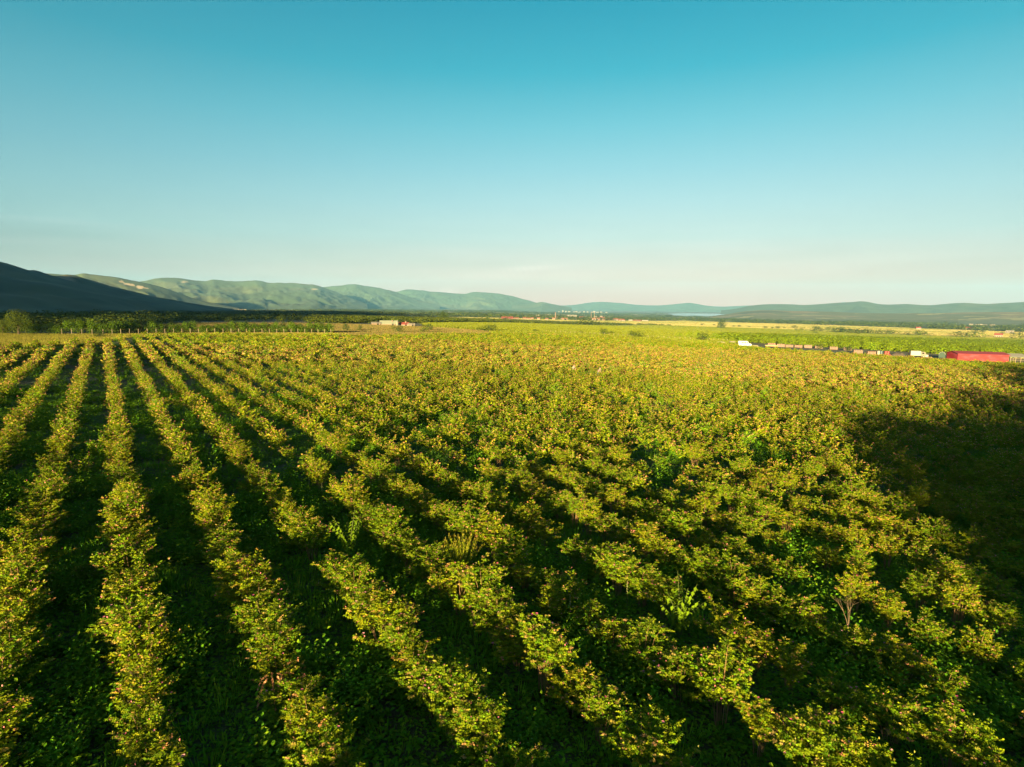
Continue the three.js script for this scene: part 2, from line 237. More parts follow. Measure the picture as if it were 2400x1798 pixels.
// ---------------------------------------------------------------- lake
{
  const n = 64, pts = []; for (let i = 0; i < n; i++) { const a = (i / n) * 2 * Math.PI, r = 1.0 + 0.06 * Math.sin(a * 3 + 1) + 0.03 * Math.sin(a * 7); const u = Math.cos(a) * LAKE.rx * r, v = Math.sin(a) * LAKE.rf * r, c = Math.cos(LAKE.turn), s = Math.sin(LAKE.turn); pts.push(new THREE.Vector2(LAKE.x + u * c + v * s, LAKE.f - u * s + v * c)); }
  const g = new THREE.ShapeGeometry(new THREE.Shape(pts)).rotateX(-Math.PI / 2).translate(0, LAKE.y, 0);
  structure('lake', g, new THREE.MeshStandardMaterial({ color: C(0.06, 0.14, 0.14), roughness: 0.15, side: THREE.DoubleSide }));
}
const VILLAGE = [  // x, forward, width, height, look
  [-15, 1666, 32.2, 7.7, 'r'],
  [11, 1751, 15.0, 5.6, 'o'],
  [36, 1832, 10.5, 6.5, 'o'],
  [50, 1827, 14.4, 5.2, 'o'],
  [66, 1979, 7.1, 5.7, 'p'],
  [110, 2639, 15.1, 11.3, 'w'],
  [84, 1933, 9.7, 6.9, 'p'],
  [109, 1911, 9.6, 6.1, 'p'],
  [140, 2047, 10.2, 7.3, 'o'],
  [176, 2096, 7.5, 7.5, 'p'],
  [191, 2134, 9.2, 6.9, 'p'],
  [281, 2853, 44.9, 14.3, 'w'],
  [323, 2814, 20.1, 10.1, 'p'],
  [374, 3072, 11.0, 9.9, 'w'],
  [316, 2328, 15.0, 10.0, 'o'],
  [444, 3215, 16.1, 11.5, 'w'],
  [340, 2375, 11.9, 10.2, 'p'],
  [455, 3086, 13.2, 14.3, 'w'],
  [411, 2737, 17.6, 11.7, 'r'],
  [373, 2441, 15.7, 8.7, 'o'],
  [394, 2479, 14.2, 8.9, 'p'],
  [525, 3279, 11.7, 9.4, 'w'],
  [426, 2483, 19.5, 8.9, 'r'],
  [447, 2466, 24.7, 7.9, 'p'],
  [487, 2479, 15.9, 6.2, 'w'],
  [517, 2492, 32.1, 5.9, 'p'],
  [554, 2503, 26.8, 5.7, 'w']];
const HAMLET = [[2027, 2652], [1993, 2571], [2049, 2628], [1966, 2497], [2053, 2566], [1236, 1826], [1463, 1926], [1433, 1873], [1280, 1542], [984, 1212]];
const DOTTED = [[625, 2048, 4.4], [601, 1905, 6.8], [664, 2085, 4.5], [658, 1957, 5.6], [640, 1734, 6.2], [662, 1751, 7.5], [679, 1719, 4.9], [694, 1645, 8.2], [697, 1607, 5.7], [717, 1621, 9.3], [770, 1698, 6.1], [812, 1726, 11.1], [842, 1663, 11.9], [833, 1584, 10.2], [825, 1544, 7.7], [837, 1518, 9.8], [812, 1442, 9.3], [861, 1499, 4.3], [579, 1145, 6.5], [704, 1220, 4.4], [893, 1323, 5.7], [1124, 1506, 6.5], [1151, 1490, 9.6], [1245, 1586, 9.1], [1185, 1450, 6.2], [1194, 1429, 8.2], [1218, 1438, 7.2]];
const SHRUBS = [  // x, forward, width, height
  [-68, 245, 1.9, 2.5], [-64, 249, 1.2, 0.9], [-66, 260, 1.1, 2.0], [-47, 247, 2.5, 2.5], [-55, 275, 1.4, 1.6], [-38, 258, 2.8, 2.6], [-40, 289, 2.5, 2.7], [-11, 301, 4.7, 3.2], [-17, 315, 2.7, 1.8], [-3, 320, 2.3, 0.9], [-129, 334, 3.3, 3.6], [-126, 339, 2.2, 1.9], [-113, 254, 1.6, 2.2], [-141, 248, 1.8, 1.4], [-144, 273, 2.5, 1.6], [-108, 252, 1.4, 1.3], [-105, 256, 1.8, 1.5], [-100, 262, 2.2, 1.7], [-95, 268, 1.7, 1.5], [-71, 209, 1.9, 1.9], [-97, 304, 2.0, 1.5], [-81, 271, 1.2, 1.2], [-115, 165, 2.4, 2.0], [-119, 165, 1.4, 1.2], [-136, 205, 1.3, 1.2], [50, 328, 3.0, 3.3], [58, 352, 3.0, 1.8], [63, 302, 4.3, 3.0], [65, 327, 2.8, 2.8], [38, 333, 2.1, 1.4], [12, 320, 2.3, 1.8], [94, 295, 3.8, 4.2], [142, 275, 3.0, 2.8], [150, 266, 2.1, 2.1], [-103, 149, 1.8, 1.5], [-146, 308, 2.2, 2.6], [-158, 212, 2.1, 2.7], [-194, 284, 2.6, 3.4], [-82, 393, 2.2, 2.0], [-76, 354, 2.5, 1.8]];
// ---------------------------------------------------------------- rose bushes
const leafy = (r, g, b) => new THREE.MeshPhysicalMaterial({ color: C(r, g, b), vertexColors: true, roughness: 0.9, specularIntensity: 0.08, transmission: 0.18, thickness: 0, side: THREE.DoubleSide });
const LEAF = leafy(1, 1, 1), ROSE_LEAF = [LEAF, leafy(0.86, 1, 1), leafy(1, 0.97, 1), leafy(0.76, 0.9, 1)];
const CANE = mat(0.17, 0.10, 0.045, 0.8);
const PETAL = new THREE.MeshStandardMaterial({ color: C(0.7, 0.7, 0.7), vertexColors: true, roughness: 0.6, side: THREE.DoubleSide });
const GREENS = [[0.134, 0.172, 0.004], [0.160, 0.186, 0.005], [0.104, 0.162, 0.004], [0.172, 0.182, 0.006], [0.078, 0.146, 0.004]];
const YOUNG = [[0.24, 0.165, 0.030], [0.28, 0.175, 0.048], [0.225, 0.185, 0.024], [0.29, 0.145, 0.06]];
const PINKS = [[0.62, 0.13, 0.24], [0.72, 0.22, 0.32], [0.68, 0.32, 0.36], [0.55, 0.09, 0.20]];
const pick = (r, list) => list[Math.floor(r() * list.length) % list.length];
function blossom(L, x, y, z, s, col, r) {                             // a cup of petals round a darker heart
  for (let k = 0; k < 6; k++) { const a = k * 1.047 + r(), c = Math.cos(a), q = Math.sin(a); L.leaf(x, y, z, c, 0.55 + 0.3 * r(), q, -c * 0.5, 1, -q * 0.5, s, s * 1.1, mul(col, 0.85 + 0.3 * r()), 0.2); }
}
function roseBush(seed, lod, bloom = 1) {
  const r = rng(seed), foliage = new Leaves(), flowers = new Leaves(), canes = [], habit = r(), R = 0.56 + 0.28 * habit * (0.7 + 0.3 * r()), H = 1.42 - 0.36 * habit + 0.14 * r(), thin = 0.75 + 0.35 * r();
  const mains = Math.round((lod ? 14 : 20) * thin), twigs = [7, 6, 4][lod], nodes = [7, 5, 2][lod], size = [0.058, 0.115, 0.26][lod];
  const ox = (r() - 0.5) * 0.25, oz = (r() - 0.5) * 0.25;
  for (let m = 0; m < mains; m++) {
    const phi = m * 2.4 + r() * 0.9, rho = Math.sqrt((m + 0.6) / mains) * (0.72 + 0.45 * r()), ex = Math.cos(phi) * rho * R + ox * (1 - rho), ez = Math.sin(phi) * rho * R + oz * (1 - rho);
    const ey = H * (1 - 0.38 * rho * rho) * (0.70 + 0.36 * r() + (m % 4 === 2 ? 0.32 * r() : 0)), bx = Math.cos(phi) * 0.1, bz = Math.sin(phi) * 0.1;
    const P = (t, o) => { const u = 1 - t; o[0] = u * u * bx + 2 * u * t * ex * 0.3 + t * t * ex; o[1] = 2 * u * t * ey * 0.85 + t * t * ey; o[2] = u * u * bz + 2 * u * t * ez * 0.3 + t * t * ez; return o; };
    if (!lod) canes.push(tube([new THREE.Vector3(bx, 0, bz), new THREE.Vector3(...P(0.33, [])), new THREE.Vector3(...P(0.66, [])), new THREE.Vector3(...P(0.95, []))], 0.009, 0.004, 4, 3));
    for (let w = 0; w < twigs; w++) {
      const t0 = w === 0 ? 0.96 : 0.34 + 0.62 * (w / twigs) + 0.06 * r(), s = P(t0, []), a = phi + (r() - 0.5) * 3.6, up = 0.25 + 0.9 * r() * (0.4 + t0), ln = 0.15 + 0.2 * r(), dl = Math.hypot(1, up);
      const dx = Math.cos(a) / dl, dy = up / dl, dz = Math.sin(a) / dl;
      for (let n = 0; n < nodes; n++) {
        const q = (n + 0.7) / nodes, x = s[0] + dx * ln * q, y = s[1] + dy * ln * q - 0.04 * q * q, z = s[2] + dz * ln * q;
        const young = t0 > 0.72 && q > 0.62 && r() < 0.14 + 0.1 * bloom, la = a + (n % 2 ? 1 : -1) * (0.7 + 0.8 * r()), el = -0.25 + 0.9 * r();
        const lx = Math.cos(la), lz = Math.sin(la), col = mul(young ? pick(r, YOUNG) : pick(r, GREENS), 0.8 + 0.4 * r());
        const nx = x * 0.9 + lx * 0.5 + (r() - 0.5) * 1.5, nz = z * 0.9 + lz * 0.5 + (r() - 0.5) * 1.5;   // blades face outwards and up, unevenly
        if (lod) { foliage.leaf(x, y, z, lx, el, lz, nx, 0.75, nz, size * (0.8 + 0.5 * r()), size * 0.72, col); continue; }
        for (let k = 0; k < 5; k++) {                                 // a compound leaf: two pairs of leaflets and one at the end
          const pr = k === 4 ? 0.075 : k < 2 ? 0.022 : 0.05, sd = k === 4 ? 0 : k % 2 ? 1 : -1, ca = Math.cos(sd * 1.05), sa = Math.sin(sd * 1.05);
          foliage.leaf(x + lx * pr, y + el * pr, z + lz * pr, lx * ca - lz * sa, el * 0.8 - 0.1, lx * sa + lz * ca, nx, 0.75, nz, size * (0.75 + 0.35 * r()), size * 0.62, mul(col, 0.9 + 0.2 * r()));
        }
      }
      if (t0 > 0.6) {
        const x = s[0] + dx * ln, y = s[1] + dy * ln - 0.02, z = s[2] + dz * ln, what = r();
        if (what < [0.10, 0.16, 0.2][lod] * bloom) blossom(flowers, x, y, z, [0.034, 0.04, 0.065][lod] * (0.8 + 0.4 * r()), pick(r, PINKS), r);
        else if (what < 0.5 && lod < 2) flowers.leaf(x, y, z, dx * 0.4, 1, dz * 0.4, dz, 0.1, dx, 0.045, 0.026, mul(r() < 0.25 ? [0.5, 0.14, 0.18] : [0.17, 0.165, 0.03], 0.8 + 0.5 * r()), 0.4);
      }
    }
  }
  return { foliage, flowers, canes };
}
function whole(b) { const L = new Leaves(); L.p = b.foliage.p.concat(b.flowers.p); L.c = b.foliage.c.concat(b.flowers.c); const k = b.foliage.p.length / 3; L.i = b.foliage.i.concat(b.flowers.i.map((v) => v + k)); return L.build(); }

const ROW_AZ = -34.25 * D, ALONG = [Math.sin(ROW_AZ), Math.cos(ROW_AZ)], ACROSS = [Math.cos(ROW_AZ), -Math.sin(ROW_AZ)], ROW_GAP = 2.74;
const pitchM = new THREE.Matrix4().makeRotationFromEuler(camera.rotation).setPosition(camera.position).invert();
const tmp = new THREE.Vector3();
const frame = (x, f, lift, slack) => { tmp.set(x, groundY(x, f) + lift, -f).applyMatrix4(pitchM); const d = -tmp.z; return d > 1 && Math.abs(tmp.x) < d * (0.858 + slack) && Math.abs(tmp.y) < d * (0.643 + slack) ? d : 0; };
const cleared = [];                                                   // places kept free in the rows for other plants
const SPECIAL = { green_bush: [-4.4, 33.5], feathery: [-1.7, 19.8], broad: [5.0, 16.5], sapling: [-5.9, 20.9], green_bush_2: [25.7, 52.2] };
for (const k of Object.keys(SPECIAL)) cleared.push([...SPECIAL[k], 0.75]);
const plants = [];
{
  const r = rng(77);
  for (let row = -60; row <= 110; row++) {
    let q = 0.25 + row * ROW_GAP;
    for (let s = -180 + r(); s < 420; s += 0.88 + 0.36 * r()) {
      const far = 1 - 0.1 * smooth(30, 90, Math.abs(s)), wob = 0.2 * (noise(s / 5 + row * 31, row * 3.7) - 0.5) + 0.14 * (r() - 0.5);
      const x = ACROSS[0] * (q + wob) + ALONG[0] * s, f = ACROSS[1] * (q + wob) + ALONG[1] * s, sc = 0.82 + 0.44 * r(), gap = r(), yaw = r() * 6.283, extra = r(), ex = r() - 0.5;
      if (f < -14 || f > 330 || !inside(x, f, ROSE_FIELD)) continue;
      const d = Math.hypot(x, f);
      if (d > 25 && !frame(x, f, 0.6, 0.06 + 6 / d) && !(d < 70)) continue;
      const patchy = fbm(x / 16 + 7, f / 16, 2);                       // older, thinner stretches of row
      if (gap < 0.03 + 0.2 * smooth(0.54, 0.75, patchy) + 0.05 * smooth(10, 60, x)) continue;
      if (cleared.some(([cx, cf, cr]) => Math.hypot(cx - x, cf - f) < cr)) continue;
      plants.push({ x, f, row, s, sc: sc * far * (0.84 + 0.26 * (1 - patchy)), yaw });
      if (extra < 0.02 + 0.05 * smooth(40, 110, d) * smooth(-30, 30, x)) { const xx = x + ACROSS[0] * (1.45 + ex), ff = f + ACROSS[1] * (1.45 + ex); if (inside(xx, ff, ROSE_FIELD)) plants.push({ x: xx, f: ff, row: null, s, sc: sc * 0.75, yaw: yaw * 2 }); }
    }
  }
}
{
  // the three hundred bushes that show largest are things of their own
  for (const p of plants) { const d = p.row === null ? 0 : frame(p.x, p.f, 0.6, 0.03); p.size = d ? p.sc / d : 0; }
  const near = plants.filter((p) => p.size).sort((a, b) => b.size - a.size).slice(0, 300), set = new Set(near), rows = [...new Set(near.map((p) => p.row))].sort((a, b) => a - b);
  const models = []; for (let k = 0; k < 16; k++) models.push(roseBush(1000 + k * 7, 0));
  const geos = models.map((m) => ({ foliage: m.foliage.build(), flowers: m.flowers.build(), canes: join(m.canes) })), protos = [];
  const r = rng(5);
  rows.forEach((row, ri) => {
    near.filter((p) => p.row === row).sort((a, b) => a.s - b.s).forEach((p, n) => {
      const v = Math.floor(r() * geos.length), tint = Math.floor(r() * 4), pv = v * 4 + tint;
      let o;
      if (!protos[pv]) { o = protos[pv] = new THREE.Group(); part(o, 'canes', geos[v].canes, CANE, true); part(o, 'foliage', geos[v].foliage, ROSE_LEAF[tint], true); part(o, 'blossoms', geos[v].flowers, PETAL, true); } else o = protos[pv].clone();
      o.position.set(p.x, groundY(p.x, p.f) - 0.02, -p.f); o.rotation.y = p.yaw; o.scale.set(p.sc, p.sc * (0.82 + 0.34 * r()), p.sc);
      o.userData = {};
      tag(o, `${ordinal(n + 1)} pink rose bush from the near end of the ${ordinal(ri + 1)} row from left`, 'rose bush', `rose bushes of the ${ordinal(ri + 1)} row`);
      top(o, 'rose_bush');
    });
  });
  const rest = plants.filter((p) => !set.has(p)), mass = new THREE.Group();
  const bloomOrHotSpot = (p) => smooth(0.42, 0.62, fbm(p.x / 45 + 2, p.f / 45, 2) + 0.6 * Math.exp(-(((p.x - 45) / 70) ** 2 + ((p.f - 140) / 80) ** 2)) - 0.06);   // stretches further into bloom; the fixed patch paints the backscatter hot spot in blossom
  const lods = [[0, 30, [0, 1, 2, 3].map((k) => whole(models[k]))], [30, 95, [0, 1, 2, 3, 4, 5, 6, 7].map((k) => whole(roseBush(2000 + k, 1, k < 4 ? 0.8 : 3.2)))], [95, 1e9, [0, 1, 2, 3, 4, 5, 6, 7].map((k) => whole(roseBush(3000 + k, 2, k < 4 ? 0.8 : 4.4)))]];
  for (const [a, b, gs] of lods) {
    const here = rest.filter((p) => { const d = Math.hypot(p.x, p.f); return d >= a && d < b; }), half = gs.length / 2;
    for (const p of here) p.kind = gs.length === 4 ? Math.floor(r() * 4) : Math.floor(r() * half) + (r() < bloomOrHotSpot(p) ? half : 0);
    gs.forEach((g, k) => {
      const mine = here.filter((p) => p.kind === k), im = new THREE.InstancedMesh(g, LEAF, mine.length), M = new THREE.Matrix4(), Q = new THREE.Quaternion(), c = new THREE.Color();
      mine.forEach((p, i) => { M.compose(tmp.set(p.x, groundY(p.x, p.f) - 0.02, -p.f), Q.setFromAxisAngle(new THREE.Vector3(0, 1, 0), p.yaw), new THREE.Vector3(p.sc, p.sc * (0.82 + 0.34 * r()), p.sc)); im.setMatrixAt(i, M); const t = 0.78 + 0.34 * r(), g = r() < 0.12 ? 0.72 : 0.9 + 0.16 * r(); im.setColorAt(i, c.setRGB(t * g, t, t)); });
      im.name = 'rose_bush_mass'; im.userData.kind = 'stuff'; if (mine.length) mass.add(im);
    });
  }
  mass.userData = { kind: 'stuff', label: 'rows of pink rose bushes reaching back to the far field edge', category: 'rose bushes' };
  top(mass, 'rose_bush_rows');
}

// ---------------------------------------------------------------- weeds and grass between the rows
const WEED = [[0.066, 0.170, 0.005], [0.086, 0.185, 0.006], [0.054, 0.150, 0.005], [0.104, 0.180, 0.007], [0.056, 0.170, 0.010]];
function weedClump(seed, kind) {
  const r = rng(seed), L = new Leaves();
  if (kind === 0) for (let k = 0; k < 12; k++) {                      // leafy herb with several stems
    const a = r() * 6.28, q = 0.3 * Math.sqrt(r()), h = 0.2 + 0.42 * r(), lx = Math.cos(a) * q, lz = Math.sin(a) * q;
    for (let n = 0; n < 8; n++) { const t = (n + 0.5) / 8, b = n * 2.4 + r(), s = 0.05 + 0.05 * (1 - t); L.leaf(lx * (0.6 + 0.5 * t), h * t, lz * (0.6 + 0.5 * t), Math.cos(b), 0.15 + 0.5 * r(), Math.sin(b), (r() - 0.5), 1, (r() - 0.5), s * 1.3, s * 0.8, mul(pick(r, WEED), 0.75 + 0.5 * r())); }
  } else if (kind === 1) for (let k = 0; k < 46; k++) {               // grass tuft
    const a = r() * 6.28, q = 0.22 * Math.sqrt(r()), t = 0.25 + 0.5 * r(); L.leaf(Math.cos(a) * q, 0, Math.sin(a) * q, Math.cos(a) * t, 1, Math.sin(a) * t, Math.cos(a), 0.1, Math.sin(a), 0.14 + 0.2 * r(), 0.02, mul(pick(r, WEED), 0.8 + 0.7 * r()), 0.1);
  } else for (let k = 0; k < 70; k++) {                               // low creeping cover
    const a = r() * 6.28, q = 0.5 * Math.sqrt(r()), b = r() * 6.28; L.leaf(Math.cos(a) * q, 0.02 + 0.14 * r() * (1 - q), Math.sin(a) * q, Math.cos(b), 0.3 * r(), Math.sin(b), (r() - 0.5) * 0.8, 1, (r() - 0.5) * 0.8, 0.06 + 0.06 * r(), 0.05, mul(pick(r, WEED), 0.7 + 0.6 * r()));
  }
  return L.build();
}
{
  const r = rng(91), spots = [[], [], [], [], [], []], g = new THREE.Group(), M = new THREE.Matrix4(), Q = new THREE.Quaternion(), c = new THREE.Color(), Y = new THREE.Vector3(0, 1, 0);
  const put = (x, f, s) => { const n = noise(x / 2.3 + 50, f / 2.3), k = n > 0.5 ? (r() < 0.5 ? 0 : 3) : n > 0.36 ? (r() < 0.5 ? 2 : 5) : (r() < 0.22 ? 1 : r() < 0.22 ? 4 : r() < 0.5 ? 2 : 5); spots[k].push([x, f, s]); };
  for (let d = 6; d < 300; d += 0) {
    const step = d < 30 ? 0.38 : d < 60 ? 0.56 : d < 120 ? 1.15 : 2.6, wide = d * 0.95 + 6;
    for (let x = -wide; x < wide; x += step) { const xx = x + (r() - 0.5) * step * 1.6, ff = d + (r() - 0.5) * step * 1.6; if (!inside(xx, ff, ROSE_FIELD) || (d > 60 && fbm(xx / 4 + 20, ff / 4, 2) < 0.24)) continue; if (d > 20 && !frame(xx, ff, 0, 0.05)) continue; put(xx, ff, (0.7 + 1.0 * r()) * (d > 120 ? 1.6 : d > 60 ? 1.2 : 1)); }
    d += step;
  }
  [0, 1, 2, 0, 1, 2].forEach((kind, k) => {
    const im = new THREE.InstancedMesh(weedClump(600 + k, kind), LEAF, spots[k].length);
    spots[k].forEach(([x, f, s], i) => { M.compose(tmp.set(x, groundY(x, f) - 0.03, -f), Q.setFromAxisAngle(Y, r() * 6.28), new THREE.Vector3(s, s * (0.7 + 0.6 * r()), s)); im.setMatrixAt(i, M); const t = 0.75 + 0.5 * r(); im.setColorAt(i, c.setRGB(t, t, t)); });
    im.name = ['leafy_weeds', 'grass_tufts', 'creeping_weeds'][kind]; im.userData.kind = 'stuff'; g.add(im);
  });
  g.userData = { kind: 'stuff', label: 'dark green weeds and grass growing between the rose rows', category: 'weeds' };
  top(g, 'weeds');
}
// ---------------------------------------------------------------- trees, shrubs, crops
const TREE_GREEN = [[0.075, 0.105, 0.010], [0.092, 0.120, 0.012], [0.108, 0.128, 0.014], [0.062, 0.092, 0.010]];
const BRIGHT_GREEN = [[0.125, 0.190, 0.008], [0.150, 0.200, 0.009], [0.108, 0.178, 0.008]];
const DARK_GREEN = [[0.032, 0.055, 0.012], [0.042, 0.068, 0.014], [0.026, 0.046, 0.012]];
const BARK = mat(0.0754, 0.0551, 0.0377, 0.95);
const UP = new THREE.Vector3(0, 1, 0);
function crown(r, o) {                                                // leaves on and in a cluster of uneven lobes
  const L = new Leaves(), lobes = [], n = o.lobes ?? 9;
  for (let k = 0; k < n; k++) { const a = k * 2.4 + r(), t = (k + 0.5) / n, y = o.y0 + (o.y1 - o.y0) * (0.12 + 0.8 * (o.low ? t * 0.8 : t)), w = Math.sin(Math.PI * clamp(0.2 + 0.68 * t, 0, 1)) * (0.6 + 0.5 * r()); lobes.push([Math.cos(a) * o.w * 0.36 * w, y, Math.sin(a) * o.w * 0.36 * w, (0.20 + 0.15 * r()) * Math.min(o.w, (o.y1 - o.y0) * 1.1)]); }
  for (let k = 0; k < o.leaves; k++) {
    const q = lobes[k % n], u = r() * 2 - 1, a = r() * 6.283, s = Math.sqrt(1 - u * u), R = q[3] * (0.62 + 0.5 * Math.sqrt(r())), nx = Math.cos(a) * s, nz = Math.sin(a) * s;
    const y = q[1] + u * R * 0.9; if (y < 0.03) continue;
    const b = r() * 6.283; L.leaf(q[0] + nx * R, y, q[2] + nz * R, Math.cos(b) + nx * 0.5, 0.5 * (r() - 0.6), Math.sin(b) + nz * 0.5, nx + (r() - 0.5), u + 0.5 + (r() - 0.5) * 0.8, nz + (r() - 0.5), o.size * (0.7 + 0.6 * r()), o.size * 0.7, mul(pick(r, o.cols), 0.75 + 0.5 * r()));
  }
  return { geo: L.build(), lobes };
}
function makeTree(seed, o) {
  const r = rng(seed), c = crown(r, { leaves: 700, size: o.h * 0.055, y0: o.h * (o.clear ?? 0.25), y1: o.h, cols: TREE_GREEN, ...o }), limbs = [];
  const lean = (r() - 0.5) * 0.12 * o.h, fork = new THREE.Vector3(lean, o.h * 0.45, lean * 0.5), t = o.trunk ?? o.h * 0.028;
  limbs.push(tube([new THREE.Vector3(0, -0.1, 0), new THREE.Vector3(lean * 0.3, o.h * 0.2, 0), fork], t * 1.25, t * 0.75, 5, 7));
  for (const q of c.lobes.slice(0, o.limbs ?? 6)) limbs.push(tube([fork.clone().setY(o.h * (0.3 + 0.15 * r())), new THREE.Vector3((q[0] + lean) * 0.5, (q[1] + o.h * 0.45) * 0.5, q[2] * 0.5), new THREE.Vector3(...q.slice(0, 3))], t * 0.5, t * 0.14, 4, 5));
  return { crown: c.geo, trunk: join(limbs) };
}
function treeGroup(g) { const o = new THREE.Group(); part(o, 'trunk', g.trunk, BARK); part(o, 'crown', g.crown, LEAF, true); return o; }
function stand(o, x, f, yaw = 0, s = 1, sy = s) { o.position.set(x, groundY(x, f) - 0.03, -f); o.rotation.y = yaw; o.scale.set(s, sy, s); return o; }
function scatter(name, label, category, geos, spots, material = LEAF) {   // one mass of plants nobody could count
  const g = new THREE.Group(), M = new THREE.Matrix4(), Q = new THREE.Quaternion(), c = new THREE.Color(), r = rng(spots.length + 3);
  geos.forEach((geo, k) => {
    const mine = spots.filter((_, i) => i % geos.length === k); if (!mine.length) return;
    const im = new THREE.InstancedMesh(geo, material, mine.length);
    mine.forEach(([x, f, s, sy, yaw], i) => { M.compose(tmp.set(x, groundY(x, f) - 0.04, -f), Q.setFromAxisAngle(UP, yaw ?? r() * 6.28), new THREE.Vector3(s, sy ?? s, s)); im.setMatrixAt(i, M); const t = 0.8 + 0.4 * r(); im.setColorAt(i, c.setRGB(t * (0.94 + 0.12 * r()), t, t)); });
    im.name = name + '_mass'; im.userData.kind = 'stuff'; g.add(im);
  });
  g.userData = { kind: 'stuff', label, category };
  return top(g, name);
}
function fill(poly, step, seed, keep = () => true, rows) {            // jittered places inside an outline, closer together near the camera
  const r = rng(seed), out = [], xs = poly.map((p) => p[0]), fs = poly.map((p) => p[1]), f1 = Math.max(...fs);
  for (let f = Math.min(...fs); f < f1;) {
    const st = step(f);
    for (let x = Math.min(...xs); x < Math.max(...xs); x += st) {
      const xx = x + (r() - 0.5) * st * (rows ? 0.25 : 1.1), ff = f + (r() - 0.5) * st * (rows ? 0.5 : 1.1), k = r();
      if (inside(xx, ff, poly) && frame(xx, ff, 0, 0.08) && keep(xx, ff, k)) out.push([xx, ff, st, r]);
    }
    f += st;
  }
  return out;
}
function cropPatch(seed, w, n, h, bw, cols) { const r = rng(seed), L = new Leaves(); for (let k = 0; k < n; k++) { const a = r() * 6.283, t = 0.2 + 0.5 * r(); L.leaf((r() - 0.5) * w, -0.03, (r() - 0.5) * w, Math.cos(a) * t, 1, Math.sin(a) * t, Math.cos(a), 0, Math.sin(a), h * (0.5 + 0.7 * r()), bw, mul(pick(r, cols), 0.75 + 0.5 * r()), 0.15); } return L.build(); }

